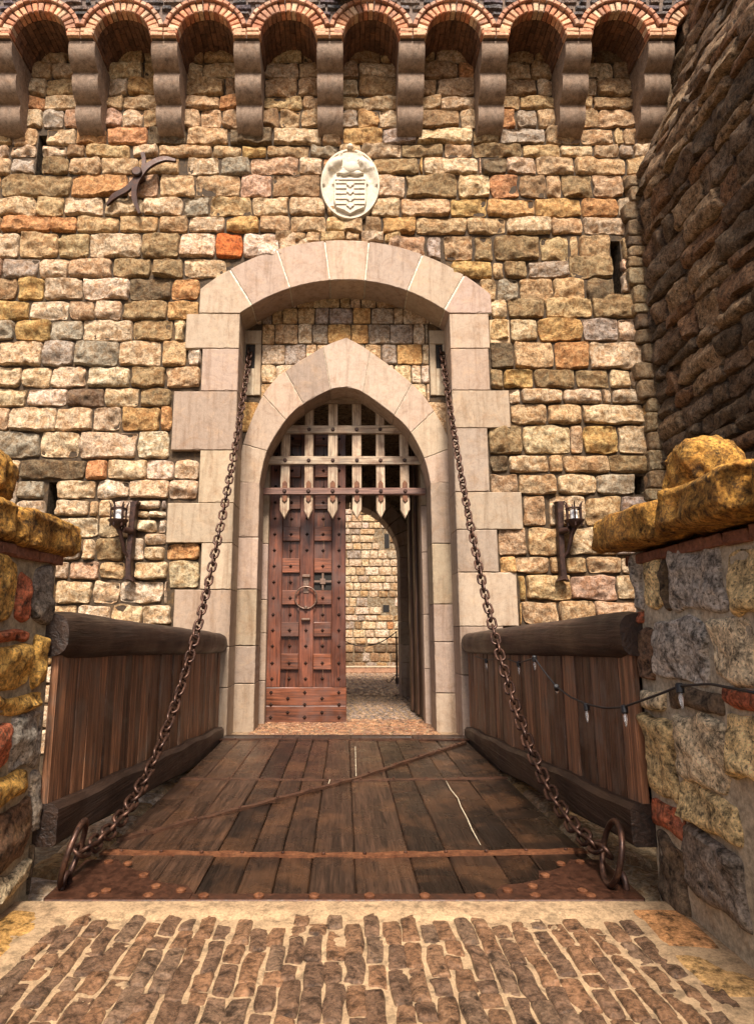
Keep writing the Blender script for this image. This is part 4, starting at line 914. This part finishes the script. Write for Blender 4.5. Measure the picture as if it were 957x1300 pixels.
# ------------------------------------------------------------------ chains
def link_mesh():
    mb = MB(); L = .036; r = .046; pts = []
    for t in np.linspace(-math.pi/2, math.pi/2, 11): pts.append((0, r*math.cos(t)*0+r*math.sin(t), 0))
    pts = [(r*math.sin(t), 0, L+r*math.cos(t)) for t in np.linspace(-math.pi/2, math.pi/2, 10)]+[(r*math.sin(t), 0, -L+r*math.cos(t)) for t in np.linspace(math.pi/2, 3*math.pi/2, 10)]
    mb.tube(pts, .0145, 8, closed=True); return mb
def chain(Ax, B, sag, ringc, rot, label):
    ch = empty('drawbridge_chain', B); tag(ch, label, 'chain', 'chains that raise the drawbridge')
    Aa = np.array(Ax); Bb = np.array(B); t = np.linspace(0, 1, 800); P_ = Aa+(Bb-Aa)*t[:, None]; P_[:, 2] -= 4*sag*(t*(1-t))*(1+.25*(t-.5)); 
    d = np.r_[0, np.cumsum(np.linalg.norm(np.diff(P_, axis=0), axis=1))]; pitch = .118; n = int(d[-1]/pitch)
    l0 = None
    for i in range(n+1):
        s_ = d[-1]-i*pitch; p = np.array([np.interp(s_, d, P_[:, k]) for k in range(3)]); p2 = np.array([np.interp(max(s_-.02, 0), d, P_[:, k]) for k in range(3)]); q1 = np.array([np.interp(s_+.02 if s_+.02 < d[-1] else s_, d, P_[:, k]) for k in range(3)])
        z = Vector(p2-q1).normalized(); x = Vector((1, 0, 0)); x = (x-z*x.dot(z)).normalized(); y = z.cross(x)
        Mx = Matrix((x, y, z)).transposed().to_4x4(); Mx = Matrix.Translation(Vector(p)) @ Mx @ Matrix.Rotation(math.radians(45+90*(i % 2)+random.uniform(-14, 14)+i*1.3), 4, 'Z') @ Matrix.Rotation(random.uniform(-.10, .10), 4, 'Y')
        if l0 is None: l0 = link_mesh().build('link', M['chain'], smooth=3.15); o = l0
        else: o = l0.copy(); C_.objects.link(o)
        o.parent = ch; o.matrix_parent_inverse = Matrix.Translation(-ch.location); o.matrix_basis = Mx
    mb = MB(); rr_ = .185; mb.tube([(rr_*.95*math.cos(t_), 0, rr_*math.sin(t_)) for t_ in np.linspace(0, 2*math.pi, 49)[:-1]], .019, 10, closed=True)
    o = mb.build('ring', M['chain'], smooth=3.15); o.parent = ch; o.matrix_parent_inverse = Matrix.Translation(-ch.location); o.matrix_basis = Matrix.Translation(ringc) @ Matrix.Rotation(math.radians(rot[0]), 4, 'Z') @ Matrix.Rotation(math.radians(rot[1]), 4, 'X')
    return ch
pl = W(318, 446, YP); pr = W(558, 446, YP)
chain((pl[0], YP-.02, pl[2]), (-1.70, 4.36, .17), 1.62, (-1.70, 4.235, .20), (97, 14), 'rusty chain from the left slot above the gate down to the left drawbridge corner')
chain((pr[0]+.03, YP-.02, pr[2]), (1.68, 4.36, .17), 1.60, (1.68, 4.235, .20), (83, 14), 'rusty chain from the right slot above the gate down to the right drawbridge corner')

# ------------------------------------------------------------------ bridge railings
def railing(s_, label):
    rt = empty('bridge_railing', (s_*1.93, 7, 0)); tag(rt, label, 'railing', 'timber railings of the drawbridge'); xr = s_*1.93; y0, y1 = 4.2, 9.66
    def zt(y): return np.interp(y, [y0, y1], [1.70, 1.50])
    # rounded top log
    mb = MB(); n = 60; na = 20; ys = np.linspace(y0-.1, y1, n); V = []
    for i, y in enumerate(ys):
        rz = .155+.012*fbm(np.array([[y*1.3, s_*3., 0]]), 3)[0]; rx = .17; zc_ = zt(y)-.155
        en = 1.0 if 1 < i < n-2 else .9
        for j in range(na):
            a = 2*math.pi*j/na; ca, sa = math.cos(a), math.sin(a); p = .72
            xx = rx*math.copysign(abs(ca)**p, ca)*en; zz_ = rz*math.copysign(abs(sa)**p, sa)*en
            nz = 1+.05*float(fbm(np.array([[y*2.0, ca*1.5+s_*7, sa*1.5]]), 3)[0]); V.append((xr+xx*nz, y, zc_+zz_*nz))
    f = [(i*na+j, i*na+(j+1) % na, (i+1)*na+(j+1) % na, (i+1)*na+j) for i in range(n-1) for j in range(na)]+[tuple(range(na)), tuple((n-1)*na+j for j in range(na-1, -1, -1))]
    mb.add(V, f); under(rt, mb.build('top_rail', M['beam'], smooth=.8))
    y = y0-.05
    while y < y1-.1:
        w = random.uniform(.13, .25); mb = MB(); yb = min(y+w, y1-.03); k = .5; xo = xr-s_*(.06+random.uniform(0, .015)); zb_ = np.interp((y+yb)/2, [y0, y1], [.40, .02]); 
        a, b = sorted((xo, xo+s_*.045)); mb.box((a, y+.004, zb_), (b, yb-.004, zt(y)-.2), ch=.007, jit=.005); under(rt, mb.build('board', M['board'])); y += w
    mb = MB(); n = 24; V = []
    for yq in np.linspace(y0-.05, y1, n):
        zt2 = np.interp(yq, [y0, y1], [.50, .14])+.01*math.sin(yq*5); zb2 = np.interp(yq, [y0, y1], [.25, -.20])+.01*math.sin(yq*3+1); xi = xr-s_*.15; xo = xr+s_*.12
        V += [(xi+s_*.02, yq, zb2), (xi, yq, zb2+.02), (xi+.004*math.sin(yq*9), yq, zt2-.035), (xi+s_*.035, yq, zt2), (xo, yq, zt2), (xo, yq, zb2)]
    f = [(6*i+q, 6*i+6+q, 6*i+6+(q+1) % 6, 6*i+(q+1) % 6) for i in range(n-1) for q in range(6)]+[(5, 4, 3, 2, 1, 0), tuple(6*(n-1)+q for q in range(6))]
    mb.add(V, f); under(rt, mb.build('bottom_beam', M['beam']))
    for yp in (y0+.2, 6.1, 8.0, y1-.12): mb = MB(); mb.box((xr-.02+s_*.03, yp-.06, float(np.interp(yp, [y0, y1], [.30, -.15]))), (xr+.06+s_*.03, yp+.06, 1.4), ch=.01); under(rt, mb.build('post', M['beam']))
    return rt
railing(-1, 'dark timber railing of upright boards along the left side of the drawbridge'); railing(1, 'dark timber railing of upright boards along the right side of the drawbridge')

# ------------------------------------------------------------------ abutments under the railings
for s_ in (-1, 1):
    mb = MB(); a, b = sorted((s_*1.80, s_*2.75)); mb.box((a, 4.0, -3.2), (b, D-.0, -.17), (.3, .23, .14))
    rs = []
    y = 4.2
    while y < D-.12:
        w = random.uniform(.3, .65); rs.append((min(s_*1.76, s_*2.25)+.01, max(s_*1.76, s_*2.25)-.01, y+.01, min(y+w, D-.1)-.01, pick({'cream': 3, 'white': 2, 'tan': 4, 'ochre': 3, 'grey': 1}))); y += w
    stones(mb, rs, floorframe(-.17), res=.03, prot=.09, rough=.06, edge=.07, rnd=.12, wob=.05, fq=5)
    rs = auto_rects(4.1, D-.1, -3.1, -.2, .25, .35, .3, .7, W_MID); stones(mb, rs, sideframe(s_*1.80, -s_), res=.08, prot=.03, rough=.03)
    o = mb.build('abutment_wall', M['stone'], smooth=.9); tag(o, 'low rough stone abutment under the %s railing of the drawbridge, seen through the gap' % ('left' if s_ < 0 else 'right'), 'stone wall', 'abutments under the railings')

# ------------------------------------------------------------------ approach parapets (stone piers)
PC = {'yellow': (.58, .33, .08), 'byellow': (.64, .47, .22), 'greyd': (.22, .18, .14), 'greyw': (.40, .35, .28), 'red': (.38, .11, .05), 'dk': (.13, .09, .055), 'dkb': (.18, .10, .055), 'beige': (.58, .46, .28), 'og': (.52, .25, .07)}
LP = [(40, 64, 716, 793, 'greyd'), (-30, 15, 700, 792, 'yellow'), (18, 38, 730, 790, 'red'), (-40, 38, 797, 818, 'red'), (-60, 36, 820, 882, 'yellow'), (38, 56, 804, 874, 'yellow'), (-40, 48, 884, 912, 'yellow'),
      (12, 60, 905, 975, 'greyw'), (-40, 8, 915, 985, 'red'), (-40, 30, 985, 1026, 'yellow'), (32, 56, 980, 1060, 'greyd'), (-40, 32, 1030, 1112, 'dkb'), (34, 56, 1064, 1128, 'dk'), (-40, 30, 1114, 1150, 'beige')]
RP = [(784, 817, 702, 773, 'greyw'), (819, 842, 703, 772, 'byellow'), (843, 852, 700, 780, 'dk'), (854, 920, 690, 778, 'greyw'), (801, 820, 777, 797, 'red'), (786, 808, 800, 862, 'greyd'), (811, 832, 800, 868, 'dkb'), (834, 900, 782, 868, 'greyw'),
      (797, 846, 871, 902, 'beige'), (848, 920, 872, 905, 'dk'), (800, 860, 904, 1006, 'byellow'), (862, 925, 908, 1000, 'beige'), (808, 866, 1010, 1048, 'red'), (868, 940, 1004, 1060, 'byellow'), (806, 870, 1052, 1140, 'dk'), (872, 950, 1064, 1160, 'greyd'),
      (902, 960, 786, 868, 'beige'), (922, 1000, 690, 782, 'byellow'), (922, 1000, 872, 905, 'red'), (928, 1010, 908, 1000, 'byellow')]
def side_rects(L, X):
    out = []
    for a, b, t, bt, k in L:
        cy, cx_ = (t+bt)/2, (a+b)/2
        ya, yb = SX(a, cy, X)[1], SX(b, cy, X)[1]; z1, z0 = SX(cx_, t, X)[2], SX(cx_, bt, X)[2]
        ya, yb = sorted((ya, yb)); yb = min(yb, 4.16); 
        if yb-ya > .03 and ya > 0: out.append((ya+.008, yb-.008, max(z0, -.05)+.008, z1-.008, tuple(np.array(PC[k])*random.uniform(1.1, 1.35))))
    return out
for s_, L, nm in ((-1, LP, 'left'), (1, RP, 'right')):
    X = s_*1.93; pt = empty('approach_parapet', (s_*2.2, 2, 0)); tag(pt, 'rough stone parapet with thick yellow lichened coping on the %s of the brick paving' % nm, 'parapet wall', 'stone parapets of the approach')
    mb = MB(); a, b = sorted((X, s_*2.55)); mb.box((a, -3, -.1), (b, 4.17, 2.05), (.42, .34, .22) if s_ < 0 else (.50, .42, .29))
    under(pt, mb.build('rubble_core', M['mortar']))
    rr_ = side_rects(L, X); lo = min(r[0] for r in rr_); mb = MB()
    rr_ = [r for r in rr_ if r[1] > 2.3]
    W_P = [PC[k] for k in ('yellow', 'byellow', 'greyd', 'greyw', 'beige', 'dkb', 'og', 'red')]
    ext = auto_rects(-3, 2.6 if s_ > 0 else 3.25, 0, 2.0, .2, .4, .25, .6, W_MID); ext = [r[:4]+(random.choice(W_P),) for r in ext if all(r[1] < q[0] or r[3] < q[2] or r[2] > q[3] for q in rr_)]
    stones(mb, rr_, sideframe(X, -s_), res=.014, prot=.025, rough=.06, edge=.022, rnd=.05, wob=.035, fq=7); stones(mb, ext, sideframe(X, -s_), res=.05, prot=.05, rough=.05)
    rs = auto_rects(min(X, s_*2.55), max(X, s_*2.55), 0, 2.0, .2, .4, .2, .4, W_MID)
    stones(mb, [r[:4]+(random.choice(W_P),) for r in rs], lambda u, v, h: np.stack([u, 4.17+h, v], -1), res=.04, prot=.03, rough=.03)
    under(pt, mb.build('rubble_face', M['pier'], smooth=.9))
    # thin brick course under the coping
    mb = MB(); y = -3
    while y < 4.2:
        w = random.uniform(.16, .3); q0, q1 = sorted((X-s_*.035, X+s_*.4)); mb.box((q0, y+.01, 2.0), (q1, min(y+w, 4.2), 2.065), (.22, .09, .05), ch=.008, jit=.006); y += w
    under(pt, mb.build('brick_course', M['brick']))
    # coping stones
    y = 4.38; k = 0
    for ln in (.95 if s_ > 0 else .85, .8, .9, 1.0, 1.1, 1.2):
        mb = MB(); inx = (1.73 if s_ > 0 else 1.86); cxx = s_*(inx+.42); blob(mb, (cxx, y-ln/2, 2.185+(.03 if s_ > 0 else 0)), (.43, ln/2+.01, .125), (.58, .30, .06), 60, .03, 7.0, 6.0, k*7+s_*3)
        under(pt, mb.build('coping_stone', M['lichen'], smooth=.8)); y -= ln-.005; k += 1
    # rounded boulder standing on the coping
    mb = MB(); 
    c0 = (2.20, 3.72, 2.53) if s_ > 0 else (-2.28, 3.75, 2.50)
    blob(mb, c0, (.20, .24, .20), (.58, .31, .065), 60, .06, 2.8, 4.5, 40+s_)
    o = mb.build('coping_boulder', M['lichen'], smooth=3.15); under(pt, o)

# ------------------------------------------------------------------ dark flank tower on the right
tw = empty('flank_tower', (6, 7, 0)); tag(tw, 'dark rough stone tower flank closing the right side of the gate wall', 'tower')
def txx(z, y=0): return np.interp(z, [-3, 8.9, 9.4, 10.6, 12.5, 14.5], [5.16, 5.12, 5.2, 5.75, 6.0, 6.05])
mb = MB(); nz_, ny_ = 90, 70; zz_ = np.linspace(-3.2, 14.5, nz_); yy_ = np.linspace(1.0, D+.1, ny_); a, b = np.meshgrid(zz_, yy_, indexing='ij')
X = txx(a)+.03+.03*fbm(np.stack([a, b, a*0], -1)*1.2, 3); mb.grid(np.stack([X, b, a], -1).reshape(-1, 3), nz_, ny_, (.10, .07, .045))
mb.box((5.6, .6, -3.2), (8.5, 1.0, 14.5), (.1, .07, .045))
under(tw, mb.build('tower_core', M['dark']))
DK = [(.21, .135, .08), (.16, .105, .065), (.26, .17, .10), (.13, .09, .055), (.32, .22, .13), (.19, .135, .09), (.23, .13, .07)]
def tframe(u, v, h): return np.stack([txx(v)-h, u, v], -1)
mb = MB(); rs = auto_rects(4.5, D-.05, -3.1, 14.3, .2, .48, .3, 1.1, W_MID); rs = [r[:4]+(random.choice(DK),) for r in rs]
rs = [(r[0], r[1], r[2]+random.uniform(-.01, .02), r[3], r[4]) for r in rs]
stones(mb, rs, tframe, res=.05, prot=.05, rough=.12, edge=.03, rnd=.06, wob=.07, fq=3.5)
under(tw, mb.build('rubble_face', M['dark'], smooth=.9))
# irregular bonding stones in the corner
mb = MB(); z = -1
while z < 9.2:
    h = random.uniform(.16, .36); mb2 = random.choice([(.3, .21, .12), (.2, .14, .08), (.38, .29, .17), (.16, .11, .07)]); cx_ = 5.05+random.uniform(-.10, .03)
    blob(mb, (cx_+.06, D-.06, z+h/2), (.17+random.uniform(0, .10), .15, h/2*.97), mb2, 20, .035, 7, 5, z*5); z += h
under(tw, mb.build('corner_stones', M['stone'], smooth=.9))

# ------------------------------------------------------------------ ground, paving, courtyard
mb = MB()
mb.add([(-300, -300, -3.2), (300, -300, -3.2), (300, 300, -3.2), (-300, 300, -3.2)], [(0, 1, 2, 3)]); tag(mb.build('ground', M['soil']), kind='structure')
mb = MB(); mb.box((-2.0, -4, -3.19), (2.0, 4.0, -.06), (.3, .25, .17)); tag(mb.build('road_base', M['mortar']), kind='structure')
mb = MB(); BR = [(.185, .098, .052), (.20, .11, .06), (.15, .085, .05), (.22, .115, .06), (.17, .105, .065), (.145, .085, .052)]
rs = []; x = -1.6; wB = .100
PX = [x+wB*i for i in range(33)]
for i, x in enumerate(PX):
    y = 3.9-random.uniform(0, .2)
    while y > -.5:
        l = random.choice([random.uniform(.10, .16), random.uniform(.18, .27), random.uniform(.24, .36)]); dd = random.uniform(-.008, .008); 
        a = .035*(y-3.2) * (x/1.6)*-1.0
        rs.append((x+.003+dd, x+wB-.003+dd, y-l+.006, y, random.choice(BR))); y -= l+.002
# side bricks continuing under the parapets
stones(mb, rs, lambda u, v, h: np.stack([u, v, -.016+h], -1), res=.0125, prot=.014, rough=.019, edge=.010, rnd=.015, back=.03, wob=.02, fq=17)
nx_, ny_ = 270, 210; xs = np.linspace(-2.0, 2.0, nx_); ys = np.linspace(1.2, 4.015, ny_); a, b = np.meshgrid(xs, ys, indexing='ij')
big = fbm(np.stack([a*1.3+3, b*1.3, a*0], -1), 3); sm_ = fbm(np.stack([a*14, b*7, a*0+5], -1), 4)
clean = np.clip((-a+.1)/1.4, -.6, .75)
Zs = -.0105+.010*big+.013*sm_-.005*clean+.004*fbm(np.stack([a*45, b*45, a*0+8], -1), 2)
edge_ = np.clip((b-3.83)/.06, 0, 1)+np.clip((np.abs(a)-1.57-.1*big)/.06, 0, 1); Zs = np.where(edge_ > 0, np.maximum(Zs, -.004+.012*np.clip(edge_, 0, 1)+.003*sm_), Zs)
mb.grid(np.stack([a, b, Zs], -1).reshape(-1, 3), nx_, ny_, (.34, .23, .13), 1)
mb.add([(-2, -4, -.01), (2, -4, -.01), (2, 1.2, -.01), (-2, 1.2, -.01)], [(0, 1, 2, 3)], (.34, .23, .13), 1)
# orange flags beside the bridge end
stones(mb, [(1.62, 1.92, 3.45, 3.93, (.55, .27, .11)), (1.60, 1.92, 3.05, 3.42, (.5, .3, .12)), (-1.92, -1.64, 3.35, 3.9, (.5, .28, .09)), (-1.92, -1.66, 2.9, 3.32, (.45, .33, .14))], floorframe(-.01), res=.02, prot=.02, rough=.02, edge=.04, rnd=.06, wob=.03)
tag(mb.build('pavement', [M['cobble'], M['sand']], smooth=.9), kind='structure')
# passage path
mb = MB(); mb.add([(-1.8, D-.05, -.045), (1.8, D-.05, -.045), (1.8, 15.3, -.045), (-1.8, 15.3, -.045)], [(0, 1, 2, 3)], (.33, .22, .13))
mb.box((-1.8, D-.05, -1), (1.8, D+.3, -.046), (.3, .22, .14))
rs = auto_rects(-1.5, 1.5, D-.03, 11.6, .07, .10, .16, .24, W_MID, .012); rs = [r[:4]+(random.choice([(.33, .17, .09), (.27, .13, .07), (.38, .21, .11), (.24, .13, .08)]),) for r in rs]
stones(mb, rs, floorframe(-.05), res=.05, prot=.018, rough=.01, edge=.02, rnd=.02, wob=.006, minres=5)
rs = auto_rects(-1.5, 1.7, 11.6, 15.4, .12, .17, .10, .16, W_MID, .02); rs = [r[:4]+(random.choice([(.2, .15, .12), (.26, .19, .15), (.16, .12, .10), (.3, .2, .14)]),) for r in rs]
stones(mb, rs, floorframe(-.06), res=.06, prot=.035, rough=.012, edge=.05, rnd=.04, wob=.006, minres=5)
tag(mb.build('path', M['cobble'], smooth=.9), kind='structure')
YW = 23.6
mb = MB(); mb.add([(-14, 15.3, -.06), (16, 15.3, -.06), (16, YW+.3, -.06), (-14, YW+.3, -.06)], [(0, 1, 2, 3)], (.34, .25, .16))
rs = auto_rects(-1, 3.4, 15.4, YW-.2, .12, .2, .14, .26, W_MID, .025); rs = [r[:4]+(random.choice([(.36, .22, .13), (.30, .18, .11), (.42, .28, .17), (.26, .18, .13)]),) for r in rs]
stones(mb, rs, floorframe(-.07), res=.1, prot=.03, rough=.01, edge=.05, rnd=.04, minres=4)
mb.box((-14, 15.31, -3.19), (16, YW+1, -.062), (.3, .22, .14)); tag(mb.build('courtyard', M['cobble'], smooth=.9), kind='structure')
# courtyard wall
cw = empty('courtyard_wall', (1, YW, 0)); tag(cw, 'pale coursed stone wall across the courtyard seen through the open door', 'wall')
mb = MB(); holes = [(W(486, 772, YW)[0], W(494, 772, YW)[0], W(437, 777, YW)[2], W(437, 768, YW)[2]), (W(488, 690, YW)[0], W(494, 690, YW)[0], W(437, 696, YW)[2], W(437, 678, YW)[2])]
mb.box((-12, YW, -.1), (14, YW+.8, 9.5), (.34, .27, .18))
zpl = W(437, 818, YW)[2]
W_C = {'cream': 8, 'white': 7, 'tan': 3, 'ochre': .4, 'grey': 2, 'porange': .5, 'brown': .7}
rs = auto_rects(-5, 7, zpl, 9.4, .24, .36, .26, .62, W_C, .012); rs = [r for r in rs if all(r[1] < h_[0] or r[0] > h_[1] or r[3] < h_[2] or r[2] > h_[3] for h_ in holes)]
stones(mb, rs, wallframe(YW), res=.06, prot=.04, rough=.03, edge=.04, rnd=.05)
rs = auto_rects(-5, 7, .02, zpl, .26, .34, .26, .5, {'grey': 4, 'brown': 5, 'dark': 5}, .012); stones(mb, rs, wallframe(YW), res=.06, prot=.05, rough=.04, edge=.05, rnd=.08)
under(cw, mb.build('stone_face', M['stone'], smooth=.9))
for h_ in holes: 
    q = MB(); q.add([(h_[0], YW-.015, h_[2]), (h_[1], YW-.015, h_[2]), (h_[1], YW-.015, h_[3]), (h_[0], YW-.015, h_[3])], [(0, 1, 2, 3)]); under(cw, q.build('putlog_hole', M['void']))
mb = MB(); mb.box((-5, YW-.55, -.06), (7, YW-.1, .13), (.42, .23, .14), ch=.02); mb.box((-5, YW-.57, .131), (7, YW-.08, .17), (.50, .36, .24), ch=.01); under(cw, mb.build('kerb', M['brick']))
# rope post
gx, gyy, _ = G(504, 868, -.04); st = empty('rope_post', (gx, gyy, -.04)); tag(st, 'slim dark iron post with scrolled foot and rope in the courtyard', 'post')
def zz2(py): return W(437, py, gyy)[2]
mb = MB(); mb.tube([(gx, gyy, -.04), (gx, gyy, .12), (gx, gyy, .14), (gx, gyy, zz2(812)), (gx, gyy, zz2(809))], [.05, .05, .032, .026, .04], 10); mb.tube([(gx, gyy, zz2(809)), (gx, gyy, zz2(801))], [.02, .012], 8); under(st, mb.build('shaft', M['iron'], smooth=.6))
mb = MB()
for k in range(4):
    a = k*math.pi/2+math.pi*1.0; c_, s2 = math.cos(a), math.sin(a)
    P_ = [(0, .28), (.08, .20), (.14, .10), (.20, .05), (.27, .04), (.31, .08), (.28, .12), (.24, .09)]; mb.tube([(gx+p*c_, gyy+p*s2, z-.04) for p, z in P_], .014, 6)
    mb.tube([(gx+p*c_, gyy+p*s2, z-.04) for p, z in ((0, .05), (.07, .12), (.13, .18), (.17, .14), (.14, .11))], .011, 6)
under(st, mb.build('scroll_foot', M['iron'], smooth=.8))
mb = MB(); p0 = np.array((gx, gyy, zz2(802))); p1 = np.array((gx-1.9, gyy+1.2, zz2(803))); t = np.linspace(0, 1, 24); P_ = p0+(p1-p0)*t[:, None]; P_[:, 2] -= .42*4*t*(1-t); mb.tube(P_, .016, 6); under(st, mb.build('rope', M['rubber'], smooth=3.15))

# ------------------------------------------------------------------ string lights on the right railing
sl = empty('string_lights', (1.75, 5, 1.3)); tag(sl, 'black cable with clear bulbs strung along the right railing to the stone pier', 'string lights')
def at_x(px, py, x): return SX(px, py, x)
cab = [at_x(603, 833, 1.80), at_x(617, 838, 1.80), at_x(640, 835, 1.80), at_x(658, 842, 1.79), at_x(678, 835, 1.74), at_x(690, 852, 1.74), at_x(706, 872, 1.76), at_x(724, 885, 1.76), at_x(744, 894, 1.77), at_x(768, 899, 1.78), at_x(790, 898, 1.80), at_x(812, 890, 1.80), at_x(840, 880, 1.80), at_x(862, 871, 1.82), at_x(900, 868, 1.83), at_x(960, 880, 1.84)]
mb = MB(); mb.tube(curve3([tuple(q) for q in cab], 5) if False else [tuple(p) for p in np.array([[np.interp(t, range(len(cab)), [c[k] for c in cab]) for k in range(3)] for t in np.linspace(0, len(cab)-1, 80)])], .0075, 6); under(sl, mb.build('cable', M['rubber'], smooth=3.15))
for px, py, x, sc, tilt in ((617, 838, 1.80, 1, 0), (658, 842, 1.79, 1, .1), (678, 835, 1.74, 1, .15), (706, 872, 1.76, 1.0, .9), (744, 896, 1.77, 1, -.1), (792, 899, 1.80, 1, -.3), (862, 872, 1.82, 1, -.2)):
    p = Vector(at_x(px, py, x)); R3 = Matrix.Rotation(tilt, 4, 'X') @ Matrix.Rotation(-tilt*.3, 4, 'Y')
    def L3(z, R3=R3, p=p): q = p+(R3 @ Vector((0, 0, z))); return tuple(q)
    mb = MB(); mb.tube([L3(.02), L3(.012), L3(-.03), L3(-.034)], [.014, .022, .022, .016], 10); so_ = mb.build('socket', M['rubber'], smooth=.6); under(sl, so_)
    mb = MB(); mb.tube([L3(-.033), L3(-.045), L3(-.062), L3(-.085), L3(-.105), L3(-.118)], [.008, .011, .013, .010, .006, .002], 10); b_ = mb.build('bulb', M['glass'], smooth=3.15); under(sl, b_)

# ------------------------------------------------------------------ sky, sun, camera
w = bpy.data.worlds.new('World'); scn.world = w; w.use_nodes = True; nt = w.node_tree; bg = nt.nodes['Background']
sky = nt.nodes.new('ShaderNodeTexSky'); sky.sky_type = 'NISHITA'; sky.sun_disc = False; EL, AZ = 52, 178
sky.sun_elevation = math.radians(EL); sky.sun_rotation = math.radians(AZ); sky.air_density = .8; sky.dust_density = 4.0; sky.ozone_density = .3
nt.links.new(sky.outputs[0], bg.inputs[0]); bg.inputs[1].default_value = .08
sd = bpy.data.lights.new('sun', 'SUN'); sd.energy = 3.8; sd.angle = math.radians(13); sd.color = (1.0, .905, .79); so = bpy.data.objects.new('sun', sd); C_.objects.link(so)
az = math.radians(AZ); el = math.radians(EL); dv = Vector((math.sin(az)*math.cos(el), math.cos(az)*math.cos(el), math.sin(el))); so.rotation_euler = dv.to_track_quat('Z', 'Y').to_euler()
cam = bpy.data.cameras.new('camera'); co_ = bpy.data.objects.new('camera', cam); C_.objects.link(co_); scn.camera = co_
cam.sensor_fit = 'VERTICAL'; cam.sensor_height = 36; cam.lens = F/1300*36; cam.shift_x = (478.5-437)/1300; cam.clip_end = 800; cam.clip_start = .05
co_.location = (0, 0, H); co_.rotation_euler = (math.pi/2+T, 0, 0)
scn.render.engine = 'CYCLES'; scn.view_settings.view_transform = 'Standard'; scn.view_settings.look = 'None'; scn.view_settings.exposure = 1.25; scn.view_settings.gamma = 1
scn.cycles.max_bounces = 6
